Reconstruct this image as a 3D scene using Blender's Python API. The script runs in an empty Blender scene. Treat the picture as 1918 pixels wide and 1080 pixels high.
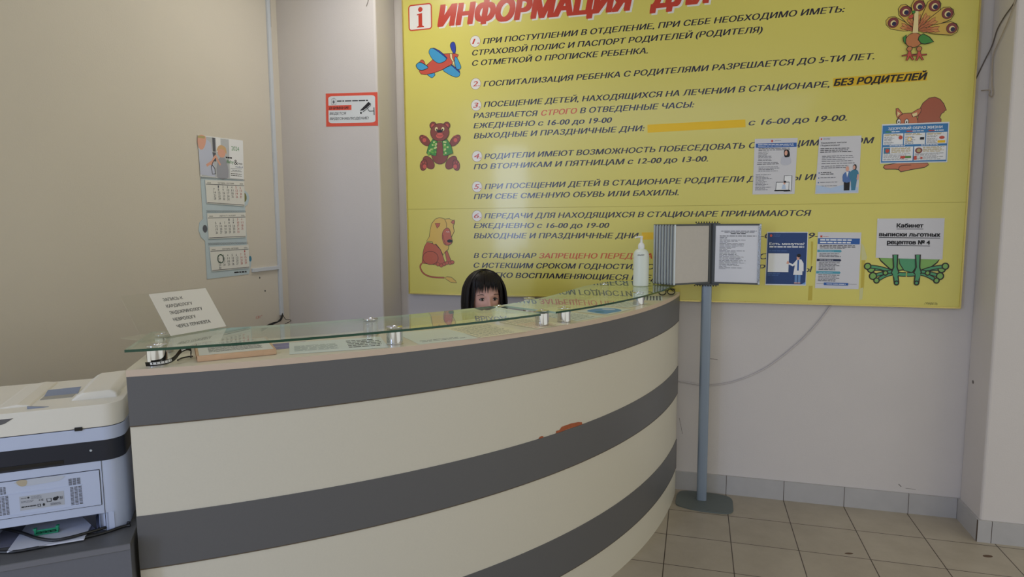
import bpy, bmesh, math, random
from mathutils import Vector, Matrix
from mathutils.geometry import tessellate_polygon, delaunay_2d_cdt

random.seed(11)
SC = bpy.context.scene
COL = SC.collection

# ------------------------------------------------------------------ camera
F_PX = 1198.55
YAW, PITCH, ROLL = math.radians(16.08385), math.radians(6.00295), math.radians(-0.40489)
EYE = Vector((0, 0, 1.55))
_cy, _sy = math.cos(YAW), math.sin(YAW)
_f0, _r0, _up = Vector((-_sy, _cy, 0)), Vector((_cy, _sy, 0)), Vector((0, 0, 1))
FWD = math.cos(PITCH)*_f0 - math.sin(PITCH)*_up
_u = math.sin(PITCH)*_f0 + math.cos(PITCH)*_up
RIGHT = math.cos(ROLL)*_r0 + math.sin(ROLL)*_u
UPV = -math.sin(ROLL)*_r0 + math.cos(ROLL)*_u
cam = bpy.data.cameras.new('camera')
cam.sensor_width = 36
cam.lens = F_PX*36/1918
cam.clip_start = 0.02
camo = bpy.data.objects.new('camera', cam)
mw = Matrix((RIGHT, UPV, -FWD)).transposed().to_4x4()
mw.translation = EYE
camo.matrix_world = mw
COL.objects.link(camo)
SC.camera = camo

# ------------------------------------------------------------------ world, exposure, lights
SC.view_settings.view_transform = 'Standard'
SC.view_settings.look = 'None'
SC.view_settings.gamma = 1
SC.view_settings.use_curve_mapping = False
SC.view_settings.exposure = 0.0
world = bpy.data.worlds.new('lobby_daylight')
SC.world = world
world.use_nodes = True
world.node_tree.nodes['Background'].inputs[0].default_value = (1.0, 1.0, 0.88, 1)
world.node_tree.nodes['Background'].inputs[1].default_value = 0.80

def area(name, loc, target, sx, sy, power, col):
    l = bpy.data.lights.new(name, 'AREA')
    l.shape = 'RECTANGLE'; l.size = sx; l.size_y = sy
    l.energy = power; l.color = col
    o = bpy.data.objects.new(name, l)
    o.location = loc
    d = Vector(target) - Vector(loc)
    o.rotation_euler = d.to_track_quat('-Z', 'Y').to_euler()
    COL.objects.link(o)
    return o
# daylight from the glazed lobby front behind the visitor, plus an added rear fill
area('window_light_left', (-3.05, -3.2, 1.9), (-0.9, 3.6, 1.3), 0.55, 1.8, 46, (0.48, 0.62, 1.0))
area('window_light_right', (4.4, 1.3, 1.8), (-1.5, 1.9, 1.1), 1.8, 1.9, 10, (0.9, 0.93, 1.0))
area('fill_light_rear', (-1.0, -2.6, 3.14), (-1.0, -2.3, 0), 5.0, 2.4, 90, (0.40, 0.54, 1.0))  # added cool overhead fill; the ceiling has no opening there
# warm ceiling panels
area('ceiling_lamp_light_left', (-1.5, 2.95, 3.14), (-1.5, 2.65, 0), 0.6, 0.5, 10, (1.0, 0.96, 0.88))
area('ceiling_lamp_light_right', (2.8, 0.6, 3.14), (1.6, 0.9, 0), 1.2, 0.6, 8, (1.0, 0.86, 0.62))
area('ceiling_lamp_light_middle', (0.50, 3.02, 3.14), (0.50, 2.85, 0), 0.6, 0.3, 0.8, (1.0, 0.92, 0.78))

# ------------------------------------------------------------------ measuring helpers (pixels of the 1918 x 1080 photo -> points on real planes)
def ray(u, v):
    return RIGHT*((u-959)/F_PX) - UPV*((v-540)/F_PX) + FWD
def on_y(u, v, Y):
    d = ray(u, v); return EYE + d*(Y/d.y)
def on_x(u, v, X):
    d = ray(u, v); return EYE + d*(X/d.x)
def on_z(u, v, Z):
    d = ray(u, v); return EYE + d*((Z-EYE.z)/d.z)

# ------------------------------------------------------------------ materials
def S(r, g, b):
    f = lambda c: (c/255/12.92) if c/255 <= 0.04045 else ((c/255+0.055)/1.055)**2.4
    return (f(r), f(g), f(b), 1)

MATS = {}
def mat(name, rgb, rough=0.6, metal=0.0, noise=0.0, nscale=20.0, bump=0.0, bscale=200.0, spec=0.5, coat=0.0):
    if name in MATS: return MATS[name]
    m = bpy.data.materials.new(name); m.use_nodes = True
    nt = m.node_tree; b = nt.nodes['Principled BSDF']
    b.inputs['Base Color'].default_value = S(*rgb)
    b.inputs['Roughness'].default_value = rough
    b.inputs['Metallic'].default_value = metal
    b.inputs['Specular IOR Level'].default_value = spec
    b.inputs['Coat Weight'].default_value = coat
    b.inputs['Coat Roughness'].default_value = 0.08
    if noise or bump:
        tc = nt.nodes.new('ShaderNodeTexCoord')
    if noise:
        n = nt.nodes.new('ShaderNodeTexNoise'); n.inputs['Scale'].default_value = nscale
        n.inputs['Detail'].default_value = 5
        nt.links.new(tc.outputs['Object'], n.inputs['Vector'])
        mx = nt.nodes.new('ShaderNodeMix'); mx.data_type = 'RGBA'
        c = S(*rgb)
        mx.inputs['A'].default_value = tuple(x*(1-noise) for x in c[:3])+(1,)
        mx.inputs['B'].default_value = tuple(min(1, x*(1+noise)) for x in c[:3])+(1,)
        nt.links.new(n.outputs['Fac'], mx.inputs['Factor'])
        nt.links.new(mx.outputs['Result'], b.inputs['Base Color'])
    if bump:
        n2 = nt.nodes.new('ShaderNodeTexNoise'); n2.inputs['Scale'].default_value = bscale
        n2.inputs['Detail'].default_value = 3
        nt.links.new(tc.outputs['Object'], n2.inputs['Vector'])
        bp = nt.nodes.new('ShaderNodeBump'); bp.inputs['Strength'].default_value = bump
        bp.inputs['Distance'].default_value = 0.002
        nt.links.new(n2.outputs['Fac'], bp.inputs['Height'])
        nt.links.new(bp.outputs['Normal'], b.inputs['Normal'])
    MATS[name] = m
    return m

def glass_mat(name, tint, refl=0.8, rough=0.0):
    """clear sheet: tinted see-through plus an angle-dependent mirror"""
    m = bpy.data.materials.new(name); m.use_nodes = True
    nt = m.node_tree; nt.nodes.remove(nt.nodes['Principled BSDF'])
    out = nt.nodes['Material Output']
    geo = nt.nodes.new('ShaderNodeNewGeometry')
    dot = nt.nodes.new('ShaderNodeVectorMath'); dot.operation = 'DOT_PRODUCT'
    nt.links.new(geo.outputs['Normal'], dot.inputs[0]); nt.links.new(geo.outputs['Incoming'], dot.inputs[1])
    def math_(op, a, b=None):
        n = nt.nodes.new('ShaderNodeMath'); n.operation = op
        for i, x in enumerate((a, b)):
            if x is None: continue
            if isinstance(x, (int, float)): n.inputs[i].default_value = x
            else: nt.links.new(x, n.inputs[i])
        return n.outputs[0]
    a = math_('ABSOLUTE', dot.outputs['Value'])
    p = math_('POWER', math_('SUBTRACT', 1.0, a), 5.0)
    fr = math_('ADD', math_('MULTIPLY', p, refl), 0.04)
    tr = nt.nodes.new('ShaderNodeBsdfTransparent'); tr.inputs[0].default_value = tint
    gl = nt.nodes.new('ShaderNodeBsdfGlossy'); gl.inputs['Roughness'].default_value = rough
    gl.inputs['Color'].default_value = (0.95, 1.0, 0.96, 1)
    mx = nt.nodes.new('ShaderNodeMixShader')
    nt.links.new(fr, mx.inputs[0]); nt.links.new(tr.outputs[0], mx.inputs[1]); nt.links.new(gl.outputs[0], mx.inputs[2])
    nt.links.new(mx.outputs[0], out.inputs['Surface'])
    return m

# ------------------------------------------------------------------ mesh builder
class MB:
    def __init__(s): s.v = []; s.f = []; s.mi = []; s.smooth = []
    def add(s, vs, fs, mi=0, smooth=False):
        o = len(s.v); s.v += [tuple(x) for x in vs]
        for f in fs: s.f.append(tuple(i+o for i in f)); s.mi.append(mi); s.smooth.append(smooth)
    def box(s, x0, y0, z0, x1, y1, z1, mi=0):
        s.add([(x0,y0,z0),(x1,y0,z0),(x1,y1,z0),(x0,y1,z0),(x0,y0,z1),(x1,y0,z1),(x1,y1,z1),(x0,y1,z1)],
              [(3,2,1,0),(4,5,6,7),(0,1,5,4),(1,2,6,5),(2,3,7,6),(3,0,4,7)], mi)
    def prism(s, poly, z0, z1, mi=0, axis=2, smooth=False):
        """closed 2-D outline (counter-clockwise) extruded along z (axis 2) or y (axis 1: poly is x,z) or x (axis 0: poly is y,z)"""
        n = len(poly)
        def P(p, h):
            return (p[0], p[1], h) if axis == 2 else ((p[0], h, p[1]) if axis == 1 else (h, p[0], p[1]))
        vs = [P(p, z0) for p in poly] + [P(p, z1) for p in poly]
        tris = tessellate_polygon([[Vector((p[0], p[1], 0)) for p in poly]])
        area2 = sum(poly[i][0]*poly[(i+1) % n][1]-poly[(i+1) % n][0]*poly[i][1] for i in range(n))
        fs = []
        for t in tris:
            fs.append(tuple(t)); fs.append(tuple(n+i for i in t))
        s.add(vs, fs, mi)
        s.add(vs, [(i, (i+1) % n, n+(i+1) % n, n+i) for i in range(n)], mi, smooth)
    def tube(s, pts, r, n=8, mi=0, caps=True):
        pts = [Vector(p) for p in pts]; rings = []; up = None
        for i, p in enumerate(pts):
            t = (pts[min(i+1, len(pts)-1)]-pts[max(i-1, 0)])
            if t.length < 1e-9: t = Vector((0, 0, 1))
            t.normalize()
            if up is None:
                up = Vector((0, 0, 1)) if abs(t.z) < 0.9 else Vector((1, 0, 0))
            a = t.cross(up)
            if a.length < 1e-6: a = t.orthogonal()
            a.normalize(); b = a.cross(t).normalized(); up = b
            rr = r[i] if isinstance(r, (list, tuple)) else r
            rings.append([p + a*rr*math.cos(2*math.pi*k/n) + b*rr*math.sin(2*math.pi*k/n) for k in range(n)])
        vs = [q for rg in rings for q in rg]
        fs = [(i*n+k, i*n+(k+1) % n, (i+1)*n+(k+1) % n, (i+1)*n+k) for i in range(len(pts)-1) for k in range(n)]
        s.add(vs, fs, mi, True)
        if caps:
            s.add(rings[0], [tuple(range(n))], mi); s.add(rings[-1], [tuple(range(n))[::-1]], mi)
    def lathe(s, prof, c=(0, 0, 0), n=28, mi=0):
        """prof: (radius, z) from bottom to top"""
        vs = [(c[0]+r*math.cos(2*math.pi*k/n), c[1]+r*math.sin(2*math.pi*k/n), c[2]+z) for r, z in prof for k in range(n)]
        fs = [(i*n+k, i*n+(k+1) % n, (i+1)*n+(k+1) % n, (i+1)*n+k) for i in range(len(prof)-1) for k in range(n)]
        s.add(vs, fs, mi, True)
        s.add(vs[:n], [tuple(range(n))[::-1]], mi); s.add(vs[-n:], [tuple(range(n))], mi)
    def ellipsoid(s, c, r, nu=20, nv=12, mi=0):
        vs = []
        for j in range(nv+1):
            th = math.pi*j/nv
            for i in range(nu):
                ph = 2*math.pi*i/nu
                vs.append((c[0]+r[0]*math.sin(th)*math.cos(ph), c[1]+r[1]*math.sin(th)*math.sin(ph), c[2]-r[2]*math.cos(th)))
        fs = [(j*nu+i, j*nu+(i+1) % nu, (j+1)*nu+(i+1) % nu, (j+1)*nu+i) for j in range(nv) for i in range(nu)]
        s.add(vs, fs, mi, True)
    def build(s, name, mats, parent=None, bevel=0.0, seg=2, recalc=True, loc=None, weld=True, local=False):
        me = bpy.data.meshes.new(name)
        me.from_pydata(s.v, [], s.f)
        if not isinstance(mats, (list, tuple)): mats = [mats]
        for m in mats: me.materials.append(m)
        for p, i, sm in zip(me.polygons, s.mi, s.smooth): p.material_index = i; p.use_smooth = sm
        bm = bmesh.new(); bm.from_mesh(me)
        if weld: bmesh.ops.remove_doubles(bm, verts=bm.verts, dist=1e-6)
        if recalc: bmesh.ops.recalc_face_normals(bm, faces=bm.faces)
        bm.to_mesh(me); bm.free()
        o = bpy.data.objects.new(name, me)
        COL.objects.link(o)
        if any(s.smooth): me.set_sharp_from_angle(angle=math.radians(38))
        if parent is not None:
            o.parent = parent
            if not local: o.matrix_parent_inverse = world_of(parent).inverted()
        if loc is not None: o.location = loc
        if bevel:
            b = o.modifiers.new('bevel', 'BEVEL'); b.width = bevel; b.segments = seg
            b.limit_method = 'ANGLE'; b.angle_limit = math.radians(40)
        return o

def world_of(o):
    if o.parent is None: return o.matrix_basis.copy()
    return world_of(o.parent) @ o.matrix_parent_inverse @ o.matrix_basis
def tag(o, label, cat, group=None):
    o['label'] = label; o['category'] = cat
    if group: o['group'] = group
    return o
def thing(name, label, cat, loc=(0, 0, 0), rz=0.0, group=None):
    o = bpy.data.objects.new(name, None); COL.objects.link(o)
    o.empty_display_size = 0.05
    o.location = loc; o.rotation_euler = (0, 0, rz)
    return tag(o, label, cat, group)
def struct(o):
    o['kind'] = 'structure'; return o

def smooth_closed(pts, k=5):
    n = len(pts); out = []
    for i in range(n):
        p0, p1, p2, p3 = [pts[(i+j-1) % n] for j in range(4)]
        for q in range(k):
            t = q/k
            out.append(tuple(0.5*(2*p1[d]+(p2[d]-p0[d])*t+(2*p0[d]-5*p1[d]+4*p2[d]-p3[d])*t*t+(3*p1[d]-p0[d]-3*p2[d]+p3[d])*t**3) for d in range(len(p1))))
    return out
def smooth_open(pts, k=5):
    n = len(pts); out = []
    for i in range(n-1):
        p0, p1, p2, p3 = pts[max(i-1, 0)], pts[i], pts[i+1], pts[min(i+2, n-1)]
        for q in range(k):
            t = q/k
            out.append(tuple(0.5*(2*p1[d]+(p2[d]-p0[d])*t+(2*p0[d]-5*p1[d]+4*p2[d]-p3[d])*t*t+(3*p1[d]-p0[d]-3*p2[d]+p3[d])*t**3) for d in range(len(p1))))
    out.append(tuple(pts[-1])); return out

# ------------------------------------------------------------------ printing (lettering and graphics lying on a surface)
_TXT = {}
def glyphs(s, shear=0.0):
    """outlines of a word turned into triangles; strokes that overlap inside a letter are merged"""
    key = (s, shear)
    if key not in _TXT:
        c = bpy.data.curves.new('t', 'FONT'); c.body = s; c.fill_mode = 'NONE'; c.resolution_u = 3
        o = bpy.data.objects.new('t', c); m = o.to_mesh()
        co = [(v.co.x+shear*v.co.y, v.co.y) for v in m.vertices]; nb = {}
        for e in m.edges:
            a, b = e.vertices; nb.setdefault(a, []).append(b); nb.setdefault(b, []).append(a)
        o.to_mesh_clear(); bpy.data.objects.remove(o); bpy.data.curves.remove(c)
        seen = set(); loops = []
        for st in sorted(nb):
            if st in seen: continue
            lp = [st]; seen.add(st); cur = st
            while True:
                nx = [q for q in nb[cur] if q not in seen]
                if not nx: break
                nx = min(nx) if cur == st else nx[0]
                lp.append(nx); seen.add(nx); cur = nx
            if len(lp) > 2: loops.append([co[i] for i in lp])
        pts = [Vector(p) for lp in loops for p in lp]; eds = []; o_ = 0
        for lp in loops:
            n = len(lp); eds += [(o_+i, o_+(i+1) % n) for i in range(n)]; o_ += n
        box = [(min(p[0] for p in lp), max(p[0] for p in lp), min(p[1] for p in lp), max(p[1] for p in lp)) for lp in loops]
        vo, _, fo, _, _, _ = delaunay_2d_cdt(pts, eds, [], 0, 1e-5)
        vs = [(v.x, v.y) for v in vo]; fs = []
        for f in fo:
            x = sum(vs[q][0] for q in f)/3; y = sum(vs[q][1] for q in f)/3; w_ = 0
            for lp, (xa, xb, ya, yb) in zip(loops, box):
                if not (xa < x < xb and ya < y < yb): continue
                for i in range(len(lp)):
                    (x1, y1), (x2, y2) = lp[i-1], lp[i]
                    if (y1 > y) != (y2 > y) and x < (x2-x1)*(y-y1)/(y2-y1)+x1: w_ += 1 if y2 > y1 else -1
            if w_: fs.append(tuple(f))
        used = sorted({q for f in fs for q in f}); mp = {q: i for i, q in enumerate(used)}
        vs = [vs[q] for q in used]; fs = [tuple(mp[q] for q in f) for f in fs]; lay = [0]*len(vs)
        _TXT[key] = (vs, fs, lay)
    return _TXT[key]

class Surf:
    """a flat surface: origin, unit axes a (right) and b (up), outward normal"""
    def __init__(s, o, a, b):
        s.o = Vector(o); s.a = Vector(a).normalized(); s.b = Vector(b).normalized(); s.n = s.a.cross(s.b).normalized()
    def px(s, u, v):
        d = ray(u, v); t = (s.o-EYE).dot(s.n)/d.dot(s.n); p = EYE+d*t-s.o
        return (p.dot(s.a), p.dot(s.b))
    def w(s, p, h=0.0): return s.o + s.a*p[0] + s.b*p[1] + s.n*h

class Ink:
    def __init__(s, surf, base=0.0002, step=0.00006):
        s.sf = surf; s.h = base; s.step = step; s.mb = MB(); s.mats = []
    def mi(s, m):
        if m not in s.mats: s.mats.append(m)
        return s.mats.index(m)
    def up(s): s.h += s.step
    def poly(s, pts, m, smooth=0, edge=None, ew=0.002, up=True):
        if smooth: pts = smooth_closed(pts, smooth)
        tr = tessellate_polygon([[Vector((p[0], p[1], 0)) for p in pts]])
        s.mb.add([s.sf.w(p, s.h) for p in pts], tr, s.mi(m))
        if up: s.up()
        if edge is not None: s.line(list(pts)+[pts[0]], edge, ew)
    def line(s, pts, m, w, smooth=0, up=True):
        if smooth: pts = smooth_open(pts, smooth)
        pts = [Vector((p[0], p[1])) for p in pts]; L = []; R = []
        closed = (pts[0]-pts[-1]).length < 1e-9
        n = len(pts)
        for i, p in enumerate(pts):
            if closed: t = pts[(i+1) % (n-1)] - pts[(i-1) % (n-1)]
            else: t = pts[min(i+1, n-1)]-pts[max(i-1, 0)]
            if t.length < 1e-12: t = Vector((1, 0))
            t.normalize(); q = Vector((-t.y, t.x))*w/2
            L.append(p+q); R.append(p-q)
        vs = [s.sf.w(p, s.h) for p in L]+[s.sf.w(p, s.h) for p in R]
        s.mb.add(vs, [(i, i+1, n+i+1, n+i) for i in range(n-1)], s.mi(m))
        if up: s.up()
    def rect(s, x0, y0, x1, y1, m, up=True):
        s.mb.add([s.sf.w(p, s.h) for p in ((x0, y0), (x1, y0), (x1, y1), (x0, y1))], [(0, 1, 2, 3)], s.mi(m))
        if up: s.up()
    def ell(s, c, rx, ry, m, rot=0.0, edge=None, ew=0.002, n=22):
        pts = []
        for k in range(n):
            t = 2*math.pi*k/n; x, y = rx*math.cos(t), ry*math.sin(t)
            pts.append((c[0]+x*math.cos(rot)-y*math.sin(rot), c[1]+x*math.sin(rot)+y*math.cos(rot)))
        s.poly(pts, m, edge=edge, ew=ew)
    def text(s, t, p0, p1, cap, m, shear=0.0, bold=0.0, up=True):
        vs, fs, lay = glyphs(t, shear)
        x0 = min(v[0] for v in vs); x1 = max(v[0] for v in vs)
        sx = (p1[0]-p0[0])/(x1-x0); sy = cap/0.73
        out = []
        for x, y in vs:
            a = p0[0]+(x-x0)*sx
            b = p0[1]+(p1[1]-p0[1])*(x-x0)/(x1-x0)+y*sy
            out.append(s.sf.w((a, b), s.h))
        d = bold*cap/0.73                # heavier strokes: the same letters laid again a little to each side
        offs = [(0, 0)] if not bold else ([(-d, 0), (d, 0)] if bold < 0.04 else [(x*d, y*d) for x in (-1, 0, 1) for y in (-0.6, 0, 0.6)])
        for n_c, (ox, oy) in enumerate(offs):
            dv = s.sf.a*ox+s.sf.b*oy
            s.mb.add([p+dv+s.sf.n*(0.000027*n_c+0.000009*l) for p, l in zip(out, lay)], fs, s.mi(m))
        s.h += 0.000027*(len(offs)-1)
        if up: s.up()
    def build(s, name, parent):
        return s.mb.build(name, s.mats, parent, recalc=False, weld=False)

class Quad:
    """bilinear map of the unit square (0,0 = lower left) onto four corners lying on a surface, then an Ink in that frame"""
    def __init__(s, tl, tr, br, bl): s.c = (tl, tr, br, bl)
    def __call__(s, x, y):
        tl, tr, br, bl = s.c
        return tuple((bl[i]*(1-x)+br[i]*x)*(1-y)+(tl[i]*(1-x)+tr[i]*x)*y for i in range(2))

# ================================================================== THE SETTING
YB, YP, XL, XR = 3.70, 3.45, -2.456, 1.34      # back wall, pilaster faces, left wall, right return
XPL = -1.799                                    # left pilaster return
plaster = mat('cream_wall_paint', (209, 203, 200), 0.55, noise=0.03, nscale=3, bump=0.25, bscale=160)
plaster_l = mat('beige_wall_paint', (214, 207, 195), 0.6, noise=0.03, nscale=3, bump=0.25, bscale=160)
ceil_m = mat('white_ceiling', (225, 220, 210), 0.8)

# floor of square tiles
fm = bpy.data.materials.new('beige_floor_tiles'); fm.use_nodes = True
nt = fm.node_tree; bs = nt.nodes['Principled BSDF']; bs.inputs['Roughness'].default_value = 0.42
tc = nt.nodes.new('ShaderNodeTexCoord'); sep = nt.nodes.new('ShaderNodeSeparateXYZ')
nt.links.new(tc.outputs['Object'], sep.inputs[0])
def nm(op, a, b=0.0, c=None):
    n = nt.nodes.new('ShaderNodeMath'); n.operation = op
    for i, x in enumerate((a, b, c)):
        if x is None: continue
        if isinstance(x, (int, float)): n.inputs[i].default_value = x
        else: nt.links.new(x, n.inputs[i])
    return n.outputs[0]
def grid(axis, off, pitch):
    t = nm('FRACT', nm('DIVIDE', nm('SUBTRACT', axis, off), pitch))
    d = nm('MULTIPLY', nm('MINIMUM', t, nm('SUBTRACT', 1.0, t)), pitch)
    return nm('LESS_THAN', d, 0.0021), nm('FLOOR', nm('DIVIDE', nm('SUBTRACT', axis, off), pitch))
gx, ix = grid(sep.outputs['X'], 0.495-3.03, 0.303); gy, iy = grid(sep.outputs['Y'], 3.124-2.867, 0.2867)
grout = nm('MAXIMUM', gx, gy)
wn = nt.nodes.new('ShaderNodeTexWhiteNoise'); wn.noise_dimensions = '2D'
cb = nt.nodes.new('ShaderNodeCombineXYZ'); nt.links.new(ix, cb.inputs[0]); nt.links.new(iy, cb.inputs[1]); nt.links.new(cb.outputs[0], wn.inputs['Vector'])
nz = nt.nodes.new('ShaderNodeTexNoise'); nz.inputs['Scale'].default_value = 5; nz.inputs['Detail'].default_value = 6; nz.inputs['Roughness'].default_value = 0.65
nt.links.new(tc.outputs['Object'], nz.inputs['Vector'])
vv = nm('ADD', nm('MULTIPLY', wn.outputs['Value'], 0.12), nm('MULTIPLY', nz.outputs['Fac'], 0.75))
ramp = nt.nodes.new('ShaderNodeMix'); ramp.data_type = 'RGBA'
ramp.inputs['A'].default_value = S(146, 135, 118); ramp.inputs['B'].default_value = S(196, 187, 169)
nt.links.new(vv, ramp.inputs['Factor'])
mx = nt.nodes.new('ShaderNodeMix'); mx.data_type = 'RGBA'; mx.inputs['B'].default_value = S(62, 48, 38)
nt.links.new(ramp.outputs['Result'], mx.inputs['A']); nt.links.new(grout, mx.inputs['Factor'])
nt.links.new(mx.outputs['Result'], bs.inputs['Base Color'])
bp = nt.nodes.new('ShaderNodeBump'); bp.invert = True; bp.inputs['Strength'].default_value = 0.6; bp.inputs['Distance'].default_value = 0.002
nt.links.new(grout, bp.inputs['Height']); nt.links.new(bp.outputs['Normal'], bs.inputs['Normal'])

b = MB(); b.box(-5.0, -4.5, -0.1, 4.5, 3.9, 0.0); floor = struct(b.build('floor', fm))
dirt = mat('floor_stain', (92, 70, 52), 0.7)
FL = Surf((0, 0, 0), (1, 0, 0), (0, 1, 0))
for i, (u, v, rx, ry) in enumerate(((1850, 1041, 0.022, 0.012), (1590, 1036, 0.02, 0.008))):
    k = Ink(FL); k.ell(FL.px(u, v), rx, ry, dirt, 0.3); k.build('stain', floor)
b = MB(); b.box(-5.0, -4.5, 3.2, 4.5, 3.9, 3.3); struct(b.build('ceiling', ceil_m))
b = MB(); b.box(-2.7, YB, 0, 1.6, 3.9, 3.2); wall_back = struct(b.build('wall_back', plaster))
b = MB(); b.box(-2.7, 1.45, 0, XL, YP+0.1, 3.2); wall_left = struct(b.build('wall_left', plaster_l))
def pil(x0, x1, name):
    b = MB(); b.box(x0, YP, 0, x1, YB, 3.2)
    return struct(b.build(name, plaster, bevel=0.012, seg=3))
pil_l = pil(XL-0.06, XPL, 'wall_back_left'); pil_r = pil(XR, 4.5, 'wall_back_right')

tile_m = mat('grey_skirting_tile', (178, 176, 176), 0.4, noise=0.08, nscale=14)
grout_m = mat('dark_grout', (86, 70, 58), 0.8)
def skirting(name, cuts, frm, to, dirv, h=0.108, t=0.012):
    """row of skirting tiles along a straight wall foot, split at the cuts"""
    b = MB(); P0 = Vector(frm); d = (Vector(to)-P0); L = d.length; d.normalize(); n = Vector(dirv)
    ts = [0]+cuts+[L]
    for i in range(len(ts)-1):
        a0, a1 = ts[i]+0.0015, ts[i+1]-0.0015
        c = [P0+d*a0, P0+d*a1, P0+d*a1+n*t, P0+d*a0+n*t]
        b.add([(*p.xy, 0) for p in c]+[(*p.xy, h) for p in c], [(0,1,2,3),(4,5,6,7),(0,1,5,4),(1,2,6,5),(2,3,7,6),(3,0,4,7)], 0)
    c = [P0, P0+d*L, P0+d*L+n*t*0.8, P0+n*t*0.8]
    b.add([(*p.xy, 0) for p in c]+[(*p.xy, h*0.985) for p in c], [(0,1,2,3),(4,5,6,7),(0,1,5,4),(1,2,6,5),(2,3,7,6),(3,0,4,7)], 1)
    return struct(b.build(name, [tile_m, grout_m]))
x0 = XPL
skirting('baseboard_back', [q-x0 for q in (-1.323, -1.02, -0.717, -0.414, -0.111, 0.192, 0.495, 0.798, 1.105)], (x0, YB, 0), (XR-0.012, YB, 0), (0, -1, 0))
skirting('baseboard_right_return', [], (XR, YB, 0), (XR, YP, 0), (-1, 0, 0))
skirting('baseboard_right', [0.059, 0.362, 0.665, 0.968], (XR-0.012, YP, 0), (3.0, YP, 0), (0, -1, 0))
skirting('baseboard_left', [0.3, 0.6], (XL+0.012, YP, 0), (XPL, YP, 0), (0, -1, 0))

# ================================================================== INFORMATION BOARD
YBD = 3.665
yel = mat('yellow_board_print', (218, 208, 104), 0.27, coat=0.25, spec=0.55)
navy = mat('navy_print', (24, 20, 52), 0.24, coat=0.25)
redp = mat('red_print', (196, 62, 44), 0.24, coat=0.25)
orgr = mat('orange_red_print', (204, 86, 40), 0.24, coat=0.25)
wht = mat('white_print', (232, 230, 226), 0.24, coat=0.25)
crm = mat('cream_print', (236, 218, 160), 0.24)
blk = mat('black_print', (16, 14, 14), 0.3)
amber = mat('amber_tape', (240, 196, 14), 0.4)
ochre = mat('ochre_tape', (222, 182, 24), 0.4)
frame_m = mat('brass_trim', (206, 190, 120), 0.25, metal=0.85)
X0, X1, Z0, Z1 = -1.725, 1.268, 1.107, 2.97
board = thing('information_board', 'large glossy yellow information board with Russian rules on the back wall', 'board', ((X0+X1)/2, YBD, Z0))
b = MB(); b.box(X0, YBD, Z0, X1, YBD+0.012, Z1); b.build('panel', yel, board)
for xb_ in (-1.35, 0.75):
    b = MB(); b.box(xb_-0.03, YBD+0.0122, Z0+0.15, xb_+0.03, YB-0.0002, Z1-0.1); b.build('mounting_batten', mat('batten_wood', (170, 140, 104), 0.7), board)
b = MB()
fw = 0.007
for (xa, za, xb, zb) in ((X0-fw, Z0-fw, X1+fw, Z0), (X0-fw, Z1, X1+fw, Z1+fw), (X0-fw, Z0, X0, Z1), (X1, Z0, X1+fw, Z1)):
    b.box(xa, YBD-0.006, za, xb, YBD+0.020, zb)
b.build('frame', frame_m, board)
b = MB(); zs = on_y(1500, 382, YBD).z
b.box(X0, YBD-0.0006, zs-0.0011, X1, YBD+0.002, zs+0.0004); b.build('panel_joint', mat('joint_shadow_line', (168, 156, 60), 0.5), board)

BS = Surf((0, YBD, 0), (1, 0, 0), (0, 0, 1))
def bp_(u, v): return BS.px(u, v)
CAP = 0.0305
red = 'red'
def line(t, u0, v0, u1, v1, ink=None, m=None, cap=CAP, bold=0.034, shear=0.22):
    k = Ink(BS); k.text(t, bp_(u0, v0), bp_(u1, v1), cap, m or navy, shear, bold)
    o = k.build('lettering', board)
    if ink: o['label'] = 'orange-red words among the navy text'
line('ПРИ ПОСТУПЛЕНИИ В ОТДЕЛЕНИЕ, ПРИ СЕБЕ НЕОБХОДИМО ИМЕТЬ:', 905, 82.2, 1582, 22.2)
line('СТРАХОВОЙ ПОЛИС И ПАСПОРТ РОДИТЕЛЕЙ (РОДИТЕЛЯ)', 884.7, 104, 1428, 60.5)
line('С ОТМЕТКОЙ О ПРОПИСКЕ РЕБЕНКА.', 884.7, 123.3, 1213, 99.8)
line('ГОСПИТАЛИЗАЦИЯ РЕБЕНКА С РОДИТЕЛЯМИ РАЗРЕШАЕТСЯ ДО 5-ТИ ЛЕТ.', 906, 162.2, 1637, 110.8)
line('ПОСЕЩЕНИЕ ДЕТЕЙ, НАХОДЯЩИХСЯ НА ЛЕЧЕНИИ В СТАЦИОНАРЕ,', 906.5, 200.7, 1553, 163)
line('РАЗРЕШАЕТСЯ', 887, 221.3, 1007, 217)
line('СТРОГО', 1014, 216.6, 1080.5, 212.2, red, orgr)
line('В ОТВЕДЕННЫЕ ЧАСЫ:', 1086.5, 212, 1300, 200.7)
line('ЕЖЕДНЕВНО с 16-00 до 19-00', 887, 240.3, 1146, 229.4)
line('ВЫХОДНЫЕ И ПРАЗДНИЧНЫЕ ДНИ:', 887.5, 259.4, 1207, 245)
line('с 16-00 до 19-00.', 1402.5, 234.8, 1586, 225.5)
line('РОДИТЕЛИ ИМЕЮТ ВОЗМОЖНОСТЬ ПОБЕСЕДОВАТЬ С ЛЕЧАЩИМ ВРАЧОМ', 907.5, 297.7, 1637, 268)
line('ПО ВТОРНИКАМ И ПЯТНИЦАМ с 12-00 до 13-00.', 887.5, 317, 1326, 302)
line('ПРИ ПОСЕЩЕНИИ ДЕТЕЙ В СТАЦИОНАРЕ РОДИТЕЛИ ДОЛЖНЫ ИМЕТЬ', 908, 354, 1582, 335)
line('ПРИ СЕБЕ СМЕННУЮ ОБУВЬ ИЛИ БАХИЛЫ.', 887.5, 372.8, 1271, 365.2)
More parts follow.
